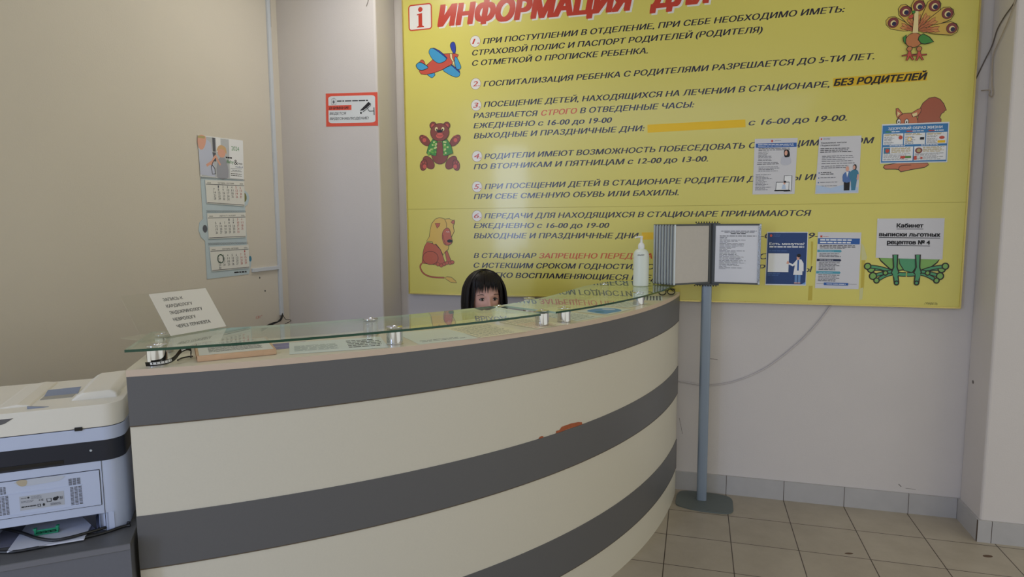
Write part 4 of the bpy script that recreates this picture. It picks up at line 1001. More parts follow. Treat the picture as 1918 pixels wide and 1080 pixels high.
bars(k, q, 0.05, 0.5, (0.2, 0.26, 0.32, 0.38, 0.44, 0.5, 0.56, 0.62), mat('pale_print', (176, 186, 184), 0.6), 0.03, 0.1, 0.1, 100); bars(k, q, 0.6, 0.97, (0.2, 0.34, 0.48, 0.62, 0.76), inkd, 0.05, 0.2, 0.06, 101); k.build('print', t)
t, q, k = flat_sheet('white sheet lying just right of the middle post', (-0.865, 2.035), cang(24)-0.06, 0.21, 0.24, mint, h=0.0004)
bars(k, q, 0.1, 0.9, (0.12, 0.2), inkg, 0.02, 0.3, 0.1, 102); k.build('print', t)
t, q, k = flat_sheet('ivory sheet with fine rows of print in the middle of the counter', (-0.735, 2.19), cang(29), 0.2, 0.25, ivory, h=0.0006)
bars(k, q, 0.05, 0.95, [0.08+0.085*i for i in range(10)], inkg, 0.016, 0.2, 0.09, 103); k.build('print', t)
t, q, k = flat_sheet('ivory sheet with red rows of print in front of the paired posts', (-0.605, 2.375), cang(34), 0.15, 0.22, ivory, h=0.0009)
bars(k, q, 0.05, 0.95, [0.08+0.09*i for i in range(6)], num_r, 0.016, 0.2, 0.09, 104); bars(k, q, 0.05, 0.95, [0.62+0.09*i for i in range(4)], inkg, 0.016, 0.2, 0.09, 105); k.build('print', t)
t, q, k = flat_sheet('white sheet with small print just past the paired posts', (-0.50, 2.60), cang(40), 0.17, 0.22, mint, h=0.0005)
bars(k, q, 0.05, 0.95, [0.1+0.1*i for i in range(8)], inkg, 0.02, 0.2, 0.09, 106); k.build('print', t)
t, q, k = flat_sheet('leaflet with a blue picture in the bend of the counter', (-0.385, 2.79), cang(46)+0.05, 0.21, 0.16, mint, h=0.0009)
qpoly(k, q, ((0.06, 0.2), (0.3, 0.1), (0.6, 0.06), (0.8, 0.2), (0.9, 0.6), (0.6, 0.85), (0.2, 0.8)), mat('leaflet_blue', (96, 152, 206), 0.5), 3); qell(k, q, 0.7, 0.5, 0.12, 0.2, pale); qell(k, q, 0.25, 0.45, 0.08, 0.14, scrub); k.build('print', t)
t, q, k = flat_sheet('white sheet under the glass below the sanitizer bottle', (-0.325, 3.03), cang(55)-0.1, 0.2, 0.16, mint, h=0.0006)
bars(k, q, 0.05, 0.95, [0.15+0.14*i for i in range(6)], inkg, 0.02, 0.2, 0.09, 107); k.build('print', t)
t, q, k = flat_sheet('grey printed sheet at the wall end of the counter', (-0.225, 3.30), cang(62)+0.25, 0.2, 0.13, mint, h=0.0004)
bars(k, q, 0.03, 0.97, [0.06+0.12*i for i in range(8)], inkg, 0.06, 0.1, 0.12, 108); k.build('print', t)
# dark spectacles case like bundle at the wall end
t = thing('folded_glasses', 'black folded glasses at the wall end of the counter', 'glasses', (-0.145, 3.46, H))
b = MB()
for s_ in (-1, 1):
    b.tube([(-0.145+0.022*s_+0.019*math.cos(a*math.pi/8), 3.445+0.012*s_, H+0.018+0.015*math.sin(a*math.pi/8)) for a in range(17)], 0.0028, 7)
b.tube([(-0.152, 3.443, H+0.022), (-0.145, 3.446, H+0.025), (-0.138, 3.449, H+0.022)], 0.0022, 6); b.build('frame', blk, t)
for s_ in (-1, 1):
    b = MB(); b.tube(smooth_open([(-0.145+0.041*s_, 3.445+0.02*s_, H+0.03), (-0.145+0.03*s_, 3.50, H+0.029), (-0.145-0.01*s_, 3.56, H+0.022), (-0.145-0.03*s_, 3.585, H+0.006)], 4), 0.0026, 6); b.build('temple', blk, t)

# hand sanitizer bottle standing on the glass
t = thing('sanitizer_bottle', 'tall white pump bottle of hand sanitizer on the glass', 'bottle', (-0.2725, 3.352, G1))
milk = mat('milky_plastic', (222, 230, 224), 0.35); capm = mat('white_pump_plastic', (232, 234, 236), 0.35)
b = MB(); b.lathe([(0.036, 0.0005), (0.0395, 0.004), (0.0398, 0.15), (0.0392, 0.163), (0.035, 0.178), (0.026, 0.188), (0.016, 0.192), (0.0155, 0.197)], n=36); b.build('body', milk, t, local=True)
b = MB(); b.lathe([(0.0165, 0.194), (0.017, 0.2), (0.0165, 0.212), (0.0135, 0.217), (0.0075, 0.224), (0.0068, 0.226), (0.0062, 0.246), (0.0075, 0.248), (0.0085, 0.2545), (0.006, 0.2565)], n=28); pm = b.build('pump', capm, t, local=True)
b = MB(); b.tube([(0.006, 0.0, 0.253), (-0.008, -0.004, 0.2535), (-0.024, -0.009, 0.252), (-0.031, -0.011, 0.247)], [0.0055, 0.005, 0.0042, 0.0032], 10); b.build('nozzle', capm, pm, local=True)
sf = Surf(Vector((-0.2725, 3.352, G1))+Vector((0.08, -0.997, 0))*0.0400, (0.997, 0.08, 0), (0, 0, 1)); k = Ink(sf); k.text('ОРАСЕПТ', (-0.018, 0.158), (0.016, 0.158), 0.0068, inkd, 0.15, 0.02); k.build('bottle_print', t)

# ================================================================== DISPLAY STAND WITH FLIP POCKETS
st_blue = mat('grey_blue_metal', (140, 154, 172), 0.35, metal=0.25); st_base = mat('dark_grey_base_paint', (98, 106, 104), 0.5, noise=0.06, nscale=60)
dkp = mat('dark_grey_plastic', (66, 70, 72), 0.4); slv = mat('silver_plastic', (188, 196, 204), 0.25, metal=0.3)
std = thing('display_stand', 'grey pole display stand with flip pockets between the counter and the wall', 'stand', (0.06, 3.54, 0))
b = MB()
base_out = smooth_closed([(-0.075, 3.475), (-0.03, 3.445), (0.05, 3.425), (0.17, 3.425), (0.215, 3.455), (0.222, 3.53), (0.218, 3.62), (0.17, 3.66), (0.05, 3.672), (-0.04, 3.664), (-0.07, 3.62), (-0.078, 3.55)], 5)
b.prism(base_out, 0.0, 0.007); b.build('base', st_base, std, bevel=0.0015)
def oval(cx, cy, rx, ry, n=20, p=3.0):
    return [(cx+rx*math.copysign(abs(math.cos(2*math.pi*i/n))**(2/p), math.cos(2*math.pi*i/n)), cy+ry*math.copysign(abs(math.sin(2*math.pi*i/n))**(2/p), math.sin(2*math.pi*i/n))) for i in range(n)]
PX, PY = 0.058, 3.565
b = MB(); b.prism(oval(PX, PY, 0.0265, 0.016), 0.007, 1.50, smooth=True); b.build('pole', st_blue, std)
b = MB(); b.box(PX-0.034, PY-0.020, 1.205, PX+0.034, PY+0.018, 1.245); b.box(PX-0.06, PY-0.034, 1.205, PX+0.06, PY-0.020, 1.2145); b.box(PX-0.06, PY-0.034, 1.5285, PX+0.06, PY-0.020, 1.533); b.box(0.052, PY-0.022, 1.2145, 0.100, PY-0.016, 1.5285)
b.build('hinge_bracket', dkp, std)
for i in range(9):
    x = -0.004+0.0135*i
    b = MB(); b.lathe([(0.003, 0), (0.003, 0.006), (0.0018, 0.008)], (x, PY-0.027, 1.533), 8); b.build('hinge_pin', blk, std)
    b = MB(); b.lathe([(0.0018, 0), (0.003, 0.002), (0.003, 0.007)], (x, PY-0.027, 1.198), 8); b.build('hinge_pin', blk, std)
PW, PZ0, PZ1 = 0.235, 1.2155, 1.528
def pocket(hx, hy, lx, side, sheet_m, k):
    """one pocket: frame from its hinge (hx, hy) to its free edge"""
    dx = lx-hx; sn = math.sqrt(max(PW*PW-dx*dx, 0)); d = Vector((dx, -sn, 0)).normalized(); L = PW
    nrm = Vector((d.y, -d.x, 0)); nrm = nrm if nrm.y < 0 else -nrm
    o = Vector((hx, hy, 0))
    def bx(mb, a0, a1, z0, z1, h0, h1, mi=0):
        P = [o+d*a+nrm*h for a, h in ((a0, h0), (a1, h0), (a1, h1), (a0, h1))]
        mb.add([(*p.xy, z0) for p in P]+[(*p.xy, z1) for p in P], [(0,1,2,3),(4,5,6,7),(0,1,5,4),(1,2,6,5),(2,3,7,6),(3,0,4,7)], mi)
    b = MB(); f = 0.009
    bx(b, 0, L, PZ0, PZ0+f, -0.0025, 0.0025); bx(b, 0, L, PZ1-f, PZ1, -0.0025, 0.0025); bx(b, 0, 0.011, PZ0+f, PZ1-f, -0.003, 0.003)
    fr = b.build('flip_pocket', dkp, std)
    b = MB(); bx(b, L-0.009, L, PZ0+0.002, PZ1-0.002, -0.0042, 0.0042); b.build('pocket_edge', slv, fr)
    b = MB(); bx(b, 0.012, L-0.010, PZ0+f, PZ1-f, -0.0006, 0.0006); sh = b.build('pocket_sheet', sheet_m, fr)
    a_ax = d if side > 0 else -d
    su = Surf(o+nrm*0.0008, a_ax, (0, 0, 1))
    return fr, sh, su
gpaper = mat('pocket_grey_paper', (196, 190, 182), 0.6, noise=0.04, nscale=60)
fpaper = mat('pocket_white_paper', (216, 218, 228), 0.3, coat=0.6)
for kk in range(8):
    pocket(0.004+0.0095*kk, PY-0.026-0.0012*kk, -0.218+0.0152*kk, -1, gpaper, kk)
fr, sh, su = pocket(0.0835, PY-0.036, 0.3165, 1, fpaper, 9)
q = Quad((0.014, PZ1-0.01), (0.223, PZ1-0.01), (0.223, PZ0+0.01), (0.014, PZ0+0.01)); k = Ink(su)
bars(k, q, 0.12, 0.95, (0.9,), inkg, 0.012, 0, 0.1, 120); bars(k, q, 0.2, 0.9, (0.88,), inkg, 0.01, 0, 0.1, 121); bars(k, q, 0.35, 0.7, (0.855,), inkd, 0.012, 0, 0.12, 122)
bars(k, q, 0.09, 0.95, (0.815,), inkd, 0.01, 0, 0.1, 123)
bars(k, q, 0.09, 0.72, [0.79-0.0215*i for i in range(27)], inkg, 0.007, 0.75, 0.12, 124)
k.build('pocket_print', fr)
# crinkled clear film catching the light along the free edge
b = MB(); film = mat('crinkled_film', (140, 142, 144), 0.2, metal=0.6, bump=1.0, bscale=140)
o = su.o
b.add([tuple(su.w((0.222, PZ0+0.012), 0.0016)), tuple(su.w((0.2345, PZ0+0.012), 0.004)), tuple(su.w((0.2345, PZ1-0.012), 0.004)), tuple(su.w((0.222, PZ1-0.012), 0.0016))], [(0, 1, 2, 3)])
fo = b.build('film_edge', film, fr); md = fo.modifiers.new('t', 'SOLIDIFY'); md.thickness = 0.001

# ================================================================== CABINET AND PRINTER
RZ = math.atan2(0.622, 0.783)
OC = Vector((-1.456, 1.300, 0))
cab_m = mat('grey_cabinet_laminate', (104, 106, 114), 0.45, noise=0.06, nscale=150)
cab_top = mat('dark_grey_cabinet_top', (92, 92, 92), 0.4, noise=0.06, nscale=90)
cab = thing('cabinet', 'grey cabinet under the printer at the left end of the counter', 'cabinet', tuple(OC), RZ)
b = MB(); b.box(-0.62, 0.003, 0.0, -0.001, 0.5, 0.672); b.build('body', cab_m, cab, local=True, bevel=0.001)
b = MB(); b.box(-0.622, 0.0, 0.672, 0.0, 0.505, 0.690); b.build('top_panel', [cab_top], cab, local=True, bevel=0.0012)
b = MB(); b.box(-0.62, -0.0012, 0.6735, -0.0005, 0.0, 0.6885); b.build('edge_strip', mat('grey_edge_strip', (112, 113, 120), 0.5), cab, local=True)

pw = mat('printer_white_plastic', (188, 198, 222), 0.42); pw2 = mat('printer_ivory_lid', (226, 222, 210), 0.5, bump=0.15, bscale=500); pdk = mat('printer_navy_black', (28, 32, 46), 0.35)
pin = mat('printer_inner_grey', (110, 112, 128), 0.5); seam = mat('seam_shadow', (24, 26, 34), 0.6)
pr = thing('printer', 'white and navy multifunction printer seen from its back on the grey cabinet', 'printer', tuple(OC+Vector((0, 0, 0.690))), RZ)
Y0, Y1_, XRr, XLl = 0.10, 0.46, -0.016, -0.425
def rbox(mb, x0, y0, x1, y1, z0, z1, r, mi=0, n=6):
    mb.prism(rrect(x0, y0, x1, y1, r, n), z0, z1, mi, smooth=True)
def rslab(name, m, z0, z1, inset, r, parent, bev=0.004):
    b = MB(); rbox(b, XLl+inset, Y0+inset, XRr-inset, Y1_-inset, z0, z1, r); return b.build(name, m, parent, local=True, bevel=bev, seg=3)
# lower housing, with the paper slot cut into its back
b = MB()
sx0, sx1, sz0, sz1 = -0.345, -0.097, 0.004, 0.055
rbox(b, XLl+0.006, Y0+0.004, XRr-0.004, Y1_, sz1, 0.211, 0.045)
b.prism([p for p in rrect(sx1, Y0+0.004, XRr-0.004, Y1_, 0.045, 6) if True], 0.001, sz1, 0, smooth=True)
b.prism(rrect(XLl+0.006, Y0+0.004, sx0, Y1_, 0.03, 6), 0.001, sz1, 0, smooth=True)
b.box(sx0, Y0+0.20, 0.001, sx1, Y1_, sz1)
hb = b.build('lower_housing', pw, pr, local=True)
b = MB(); b.box(sx0+0.001, Y0+0.005, 0.0012, sx1-0.001, Y0+0.199, 0.0035); b.build('slot_floor', pin, pr, local=True)
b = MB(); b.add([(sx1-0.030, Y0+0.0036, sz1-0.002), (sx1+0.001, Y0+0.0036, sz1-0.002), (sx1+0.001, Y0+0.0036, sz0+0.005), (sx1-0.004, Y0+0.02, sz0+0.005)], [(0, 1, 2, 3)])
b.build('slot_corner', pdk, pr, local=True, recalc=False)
b = MB(); b.box(-0.29, 0.060, 0.0045, -0.118, 0.25, 0.0085); b.build('paper_tray', mat('tray_white_plastic', (208, 212, 224), 0.45), pr, local=True, bevel=0.001)
# vertical seams of the back corner and the rear door
b = MB(); b.box(-0.0735, Y0+0.0028, 0.004, -0.0725, Y0+0.005, 0.209)
dx0, dx1, dz0, dz1 = -0.335, -0.079, 0.080, 0.182
for (x0_, z0_, x1_, z1_) in ((dx0, dz1-0.0006, dx1, dz1+0.0006), (dx1-0.0006, dz0, dx1+0.0006, dz1), (dx0, dz0-0.0006, dx1, dz0+0.0006)): b.box(x0_, Y0+0.0028, z0_, x1_, Y0+0.005, z1_)
b.build('seams', seam, pr, local=True)
b = MB(); b.box(dx0+0.001, Y0+0.0018, dz0+0.001, dx1-0.001, Y0+0.004, dz1-0.001); door = b.build('rear_door', pw, pr, local=True)
def dprism(mb, pts, y0_, y1_, mi=0): mb.prism(pts, y0_, y1_, mi, axis=1)
b = MB(); dprism(b, smooth_closed([(-0.268, 0.180), (-0.166, 0.180), (-0.170, 0.168), (-0.184, 0.1655), (-0.250, 0.163), (-0.262, 0.166)], 3), Y0+0.0010, Y0+0.0017); b.build('handle_recess', mat('recess_blue_grey', (186, 192, 204), 0.5), door, local=True)
b = MB(); dprism(b, smooth_closed([(-0.268, 0.180), (-0.246, 0.180), (-0.248, 0.165), (-0.262, 0.166)], 3), Y0+0.0006, Y0+0.0012); b.build('handle_lip', mat('aged_plastic', (180, 168, 144), 0.5), door, local=True)
b = MB(); b.box(-0.335, Y0+0.0008, 0.146, -0.12, Y0+0.0018, 0.1475); b.box(-0.335, Y0+0.0008, 0.087, -0.12, Y0+0.0018, 0.0885); b.build('door_ribs', pw, door, local=True)
ven = mat('vent_slot_dark', (64, 62, 60), 0.7)
for (xa, xb, za, zb, rows) in ((-0.153, -0.124, 0.149, 0.168, 6), (-0.151, -0.122, 0.092, 0.145, 14), (-0.313, -0.292, 0.149, 0.170, 6), (-0.313, -0.288, 0.092, 0.145, 14)):
    b = MB()
    for i in range(rows):
        z = za+(zb-za)*i/rows
        for j in range(3):
            w_ = (xb-xa)/3; b.box(xa+w_*j+0.001, Y0+0.0011, z, xa+w_*(j+1)-0.001, Y0+0.0018, z+0.0017)
    b.build('vent_slots', ven, door, local=True)
Mloc = Matrix.Translation(OC+Vector((0, 0, 0.690))) @ Matrix.Rotation(RZ, 4, 'Z')
def LP(x, y, z): return Mloc @ Vector((x, y, z))
RS = Surf(LP(0, Y0+0.0016, 0), Mloc.to_3x3() @ Vector((1, 0, 0)), (0, 0, 1))
k = Ink(RS, base=0.0002); lab = mat('label_silver', (176, 180, 188), 0.5)
k.rect(-0.265, 0.097, -0.165, 0.136, lab); k.text('xerox', (-0.262, 0.129), (-0.249, 0.129), 0.004, inkd, 0, 0.02); k.ell((-0.245, 0.1305), 0.0025, 0.0025, inkd)
qq = Quad((-0.265, 0.136), (-0.165, 0.136), (-0.165, 0.097), (-0.265, 0.097))
bars(k, qq, 0.26, 0.5, (0.9, 0.84, 0.78, 0.72), inkg, 0.02, 0.2, 0.06, 130); bars(k, qq, 0.03, 0.36, (0.2,), inkd, 0.08, 0, 0.05, 131); bars(k, qq, 0.03, 0.34, (0.62, 0.54), inkg, 0.03, 0.2, 0.05, 132)
k.text('C', (-0.222, 0.117), (-0.2175, 0.117), 0.0055, inkd, 0, 0.03); k.text('E', (-0.216, 0.117), (-0.212, 0.117), 0.0055, inkd, 0, 0.03)
qrect(k, qq, 0.60, 0.36, 0.71, 0.62, inkd); qrect(k, qq, 0.615, 0.4, 0.695, 0.6, lab); qell(k, qq, 0.80, 0.52, 0.06, 0.13, inkd); qell(k, qq, 0.85, 0.6, 0.03, 0.09, inkd); qrect(k, qq, 0.39, 0.12, 0.46, 0.32, inkd); qrect(k, qq, 0.405, 0.16, 0.445, 0.28, lab); qell(k, qq, 0.53, 0.22, 0.025, 0.1, inkd); bars(k, qq, 0.9, 0.97, (0.6, 0.52, 0.44), inkd, 0.04, 0, 0.05, 133)
bars(k, qq, 0.68, 0.92, (0.22, 0.16, 0.1), inkg, 0.025, 0.1, 0.04, 134)
rl = k.build('rating_label', door); rl['label'] = 'silver rating label with certification marks'
rslab('navy_band', pdk, 0.206, 0.2655, 0.002, 0.046, pr)
b = MB(); b.box(-0.31, Y0+0.0004, 0.212, -0.16, Y0+0.004, 0.222); b.build('band_recess', blk, pr, local=True)
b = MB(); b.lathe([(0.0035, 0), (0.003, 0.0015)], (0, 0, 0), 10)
o = b.build('glint_spot', slv, pr, local=True); o.location = (-0.095, Y0+0.0022, 0.239); o.rotation_euler = (math.pi/2, 0, 0)  # silver disc standing in for a small star-like reflection
rslab('scanner_unit', pw, 0.2645, 0.3015, 0.0, 0.048, pr)
rslab('lid_seam', seam, 0.301, 0.3045, 0.003, 0.045, pr, 0)
lid = rslab('scanner_lid', pw2, 0.3035, 0.366, 0.0, 0.048, pr, 0.010)
b = MB(); b.box(-0.128, Y0-0.004, 0.299, -0.110, Y0+0.006, 0.309); b.build('hinge_block', blk, pr, local=True, bevel=0.001)
# document feeder: raised right housing, lower left tray, and the gap with its grey guides
b = MB()
def loft(mb, secs, mi=0):
    n = len(secs[0]); vs = [p for s_ in secs for p in s_]
    fs = [(i*n+k, i*n+(k+1) % n, (i+1)*n+(k+1) % n, (i+1)*n+k) for i in range(len(secs)-1) for k in range(n)]
    mb.add(vs, fs+[tuple(range(n))[::-1], tuple((len(secs)-1)*n+k for k in range(n))], mi, False)
prof = [(-0.034, 0.355), (-0.036, 0.378), (-0.05, 0.389), (-0.12, 0.386), (-0.132, 0.380), (-0.150, 0.366), (-0.152, 0.355)]
b.prism(prof, Y0+0.075, Y1_-0.02, axis=1); b.build('feeder_cover', pw2, lid, local=True, bevel=0.006, seg=3)
b = MB(); b.prism([(-0.235, 0.355), (-0.24, 0.369), (-0.27, 0.373), (-0.31, 0.368), (-0.345, 0.360), (-0.36, 0.355)], Y0+0.06, Y1_-0.02, axis=1); b.build('feeder_tray', pw2, lid, local=True, bevel=0.004, seg=3)
b = MB(); b.add([(-0.150, Y0+0.16, 0.3665), (-0.232, Y0+0.16, 0.3665), (-0.228, Y0+0.185, 0.379), (-0.146, Y0+0.185, 0.381), (-0.150, Y0+0.164, 0.366), (-0.232, Y0+0.164, 0.366), (-0.228, Y0+0.19, 0.378), (-0.146, Y0+0.19, 0.380)], [(0,1,2,3),(7,6,5,4),(0,3,7,4),(1,5,6,2),(3,2,6,7),(0,4,5,1)])
b.build('paper_guide', mat('guide_grey_blue', (134, 142, 158), 0.4), lid, local=True)
b = MB(); b.box(-0.232, Y0+0.12, 0.366, -0.155, Y0+0.158, 0.3672); b.build('feeder_slot', mat('feeder_grey', (160, 158, 150), 0.5), lid, local=True)
b = MB(); b.prism([(-0.238, 0.3662), (-0.190, 0.3662), (-0.238, 0.3735)], Y0+0.028, Y0+0.034, axis=1); b.build('guide_fin', mat('guide_grey_blue', (134, 142, 158), 0.4), lid, local=True)
b = MB(); b.prism([(-0.40, 0.352), (-0.262, 0.352), (-0.281, 0.340), (-0.305, 0.334), (-0.40, 0.334)], Y0-0.0008, Y0+0.002, axis=1); b.build('lid_notch', mat('notch_dark_grey', (96, 94, 96), 0.5), lid, local=True)

# green plastic clip lying in the printer's slot
gcl = mat('green_plastic', (40, 150, 110), 0.4)
clipo = thing('plastic_clip', 'green plastic clip lying on the white tray in the printer slot', 'clip', tuple(LP(-0.22, 0.135, 0.0095)), RZ)
b = MB(); b.box(-0.028, -0.006, 0, 0.028, 0.006, 0.004); b.box(-0.028, -0.004, 0.004, -0.0235, 0.006, 0.0165); b.box(0.0235, -0.004, 0.004, 0.028, 0.006, 0.0165); b.box(-0.026, -0.001, 0.004, 0.026, 0.002, 0.013)
b.box(-0.03, -0.005, 0.015, -0.022, 0.006, 0.019); b.box(0.022, -0.005, 0.015, 0.03, 0.006, 0.019); b.build('body', gcl, clipo, local=True, bevel=0.0008)
b = MB()
for i in range(4): b.box(-0.02+0.011*i, -0.0066, 0.004, -0.012+0.011*i, -0.001, 0.009)
b.build('teeth', mat('dark_green_plastic', (18, 84, 62), 0.4), clipo, local=True)
# black leads in front of the printer
CZ = 0.6945
def cab_pts(pts, dz=0.0): return smooth_open([tuple(on_z(u, v, CZ+dz_)+Vector((0, 0, 0))) for u, v, dz_ in pts], 6)
b = MB(); b.tube(cab_pts([(-30, 983, 0.012), (10, 990, 0.014), (40, 997, 0.012), (70, 1007, 0.010), (100, 1011, 0.008), (130, 1006, 0.009), (160, 998, 0.008), (188, 990, 0.006), (212, 983, 0.003), (230, 979.5, 0.001), (243, 978.5, 0.0)]), 0.0042, 8)
tag(b.build('printer_cable', lead), 'upper black lead drooping across the printer slot', 'cable')
b = MB(); b.tube(cab_pts([(-30, 1032, 0.0), (20, 1033, 0.0), (60, 1027, 0.0), (100, 1019, 0.0), (140, 1010, 0.0), (180, 1001, 0.0), (205, 994, 0.0), (222, 988, 0.0), (236, 984, 0.0), (244, 983, 0.0)]), 0.0042, 8)
tag(b.build('printer_cable', lead), 'lower black lead lying along the cabinet top', 'cable')

# ================================================================== THE RECEPTIONIST, SEATED BEHIND THE COUNTER
skin = mat('skin', (226, 178, 164), 0.5, noise=0.04, nscale=30)
hair_m = mat('black_hair', (22, 17, 18), 0.5, spec=0.3); coatm = mat('white_medical_coat', (226, 228, 232), 0.7); trou = mat('dark_trousers', (44, 46, 56), 0.75); shoe_m = mat('black_shoe_leather', (20, 20, 22), 0.4)
FV = Vector((0.553, -0.834, 0)).normalized()
HC = Vector((-0.960, 2.926, 0))-FV*0.088
RZP = math.atan2(FV.y, FV.x)-math.pi/2               # local +y looks where she looks, local +x is her right... mirrored below
person = thing('person', 'person with a black bob and fringe peering over the counter', 'person', (HC.x, HC.y, 0), RZP)
EZ = 1.173                                           # eye height
def skin_mesh(name, verts, edges, radii, root, sub=2):
    me = bpy.data.meshes.new(name); me.from_pydata(verts, edges, [])
    o = bpy.data.objects.new(name, me); COL.objects.link(o)
    md = o.modifiers.new('skin', 'SKIN'); md.use_smooth_shade = True
    sv = me.skin_vertices[0].data if me.skin_vertices else None
    if sv is None:
        bm = bmesh.new(); bm.from_mesh(me); bm.verts.layers.skin.verify(); bm.to_mesh(me); bm.free(); sv = me.skin_vertices[0].data
    for i, r in enumerate(radii):
        r = r if isinstance(r, tuple) else (r, r)
        sv[i].radius = r; sv[i].use_root = (i == root)
    sb = o.modifiers.new('sub', 'SUBSURF'); sb.levels = sub
    return o
def grow(o, remesh=None):
    if remesh:
        md = o.modifiers.new('re', 'REMESH'); md.mode = 'VOXEL'; md.voxel_size = remesh; md.use_smooth_shade = True
    bpy.context.view_layer.update()
    dg = bpy.context.evaluated_depsgraph_get()
    return bpy.data.meshes.new_from_object(o.evaluated_get(dg))
# skeleton (local: x her left-right, y forwards, z up)
V = []; Ed = []; Rd = []
def node(p, r, prev=None):
    V.append(p); Rd.append(r); i = len(V)-1
    if prev is not None: Ed.append((prev, i))
    return i
pel = node((0, -0.06, 0.53), (0.155, 0.11)); wai = node((0, -0.055, 0.68), (0.125, 0.095), pel); che = node((0, -0.05, 0.85), (0.15, 0.10), wai)
nk0 = node((0, -0.045, 0.965), (0.085, 0.06), che); nk1 = node((0, -0.025, 1.03), 0.05, nk0); nk2 = node((0, -0.005, 1.10), 0.05, nk1)
for sx in (-1, 1):
    sh = node((sx*0.165, -0.05, 0.925), 0.052, che); el = node((sx*0.215, 0.06, 0.70), 0.04, sh); wr = node((sx*0.13, 0.27, 0.775), (0.026, 0.022), el)
    pa = node((sx*0.115, 0.335, 0.772), (0.036, 0.014), wr)
    for j, (ox, L) in enumerate(((-0.030, 0.068), (-0.010, 0.078), (0.010, 0.073), (0.029, 0.058))):
        a = node((sx*0.113+ox, 0.365, 0.770), 0.0095, pa); b_ = node((sx*0.112+ox*1.1, 0.365+L*0.5, 0.770), 0.0088, a); node((sx*0.111+ox*1.12, 0.365+L, 0.760), 0.0075, b_)
    th = node((sx*0.113-sx*0.040, 0.318, 0.772), 0.011, wr); node((sx*0.113-sx*0.058, 0.352, 0.764), 0.0088, th)
    hip = node((sx*0.095, -0.02, 0.52), 0.085, pel); kn = node((sx*0.11, 0.36, 0.50), 0.058, hip); an = node((sx*0.11, 0.30, 0.10), 0.038, kn); node((sx*0.115, 0.42, 0.045), 0.032, an)
bodyo = skin_mesh('tmp_body', V, Ed, Rd, pel, 2)
body_me = grow(bodyo)
bpy.data.objects.remove(bodyo)
# head: shaped from a fine ball
def gsn(x, y, cx, cy, sx, sy): return math.exp(-((x-cx)/sx)**2-((y-cy)/sy)**2)
hv = []; hf = []; NU, NV = 72, 54
for j in range(NV+1):
    th = math.pi*j/NV
    for i in range(NU):
        ph = 2*math.pi*i/NU
        x, y, z = math.sin(th)*math.sin(ph), math.sin(th)*math.cos(ph), math.cos(th)
        X, Y, Z = x*0.074, y*0.096-0.004, z*0.116
        if Z < 0: X *= 1-0.26*(Z/-0.116)**1.4; Y = Y*(1-0.10*(Z/-0.116)) if y > 0 else Y*(1-0.25*(Z/-0.116))
        fr_ = max(y, 0)
        if fr_ > 0:
            k_ = min(1, fr_*1.6)
            Y += k_*(0.024*gsn(X, Z, 0, -0.036, 0.012, 0.016)+0.012*gsn(X, Z, 0, -0.012, 0.009, 0.026))          # nose
            for sx in (-1, 1):
                Y -= k_*0.011*gsn(X, Z, sx*0.031, 0.000, 0.017, 0.010)                                       # eye sockets
                Y += k_*0.004*gsn(X, Z, sx*0.03, 0.022, 0.022, 0.008)                                        # brow
                Y += k_*0.005*gsn(X, Z, sx*0.04, -0.035, 0.02, 0.02)                                         # cheeks
            Y += k_*(0.006*gsn(X, Z, 0, -0.066, 0.02, 0.007)-0.003*gsn(X, Z, 0, -0.0725, 0.022, 0.003)+0.006*gsn(X, Z, 0, -0.079, 0.018, 0.007)+0.007*gsn(X, Z, 0, -0.105, 0.022, 0.012))
        hv.append((X, Y, EZ+Z))
hf = [(j*NU+i, (j+1)*NU+i, (j+1)*NU+(i+1) % NU, j*NU+(i+1) % NU) for j in range(NV) for i in range(NU)]
mb = MB(); mb.add(hv, hf, 0, True)
for sx in (-1, 1): mb.ellipsoid((sx*0.076, -0.008, EZ-0.02), (0.009, 0.018, 0.03), 12, 8)
mb.add([tuple(v.co) for v in body_me.vertices], [tuple(p.vertices) for p in body_me.polygons], 0, True)
tmp = mb.build('tmp_join', skin)
jm = grow(tmp, 0.0042); bpy.data.objects.remove(tmp)
jm.materials.clear(); jm.materials.append(skin)
for p in jm.polygons: p.use_smooth = True
body = bpy.data.objects.new('body', jm); COL.objects.link(body); body.parent = person
def garment(name, keep, extra, m, vox=0.008):
    """clothing grown around the part of the skeleton that it covers"""
    idx = [i for i in range(len(V)) if keep(i)]
    mp = {i: n for n, i in enumerate(idx)}
    vs = [V[i] for i in idx]; es = [(mp[a], mp[c_]) for a, c_ in Ed if a in mp and c_ in mp]
    rs = [tuple(q+extra for q in (Rd[i] if isinstance(Rd[i], tuple) else (Rd[i], Rd[i]))) for i in idx]
    o = skin_mesh('tmp_'+name, vs, es, rs, 0, 2); me = grow(o, vox); bpy.data.objects.remove(o)
    me.materials.clear(); me.materials.append(m)
    for p in me.polygons: p.use_smooth = True
    g = bpy.data.objects.new(name, me); COL.objects.link(g); g.parent = person
    return g
legs = set(); hands = set()
for i, p in enumerate(V):
    if p[2] < 0.525 and i != pel: legs.add(i)
    if p[1] > 0.30 and p[2] > 0.7: hands.add(i)
garment('medical_coat', lambda i: i not in legs and i not in hands and i not in (nk1, nk2), 0.022, coatm)
garment('trousers', lambda i: (i in legs and not (V[i][2] < 0.06)) or i in (pel, wai), 0.014, trou)
for sx in (-1, 1):
    b = MB(); b.ellipsoid((sx*0.113, 0.37, 0.045), (0.046, 0.115, 0.043), 18, 10); b.ellipsoid((sx*0.112, 0.31, 0.075), (0.043, 0.055, 0.05), 16, 10); b.build('shoe', shoe_m, person, local=True)
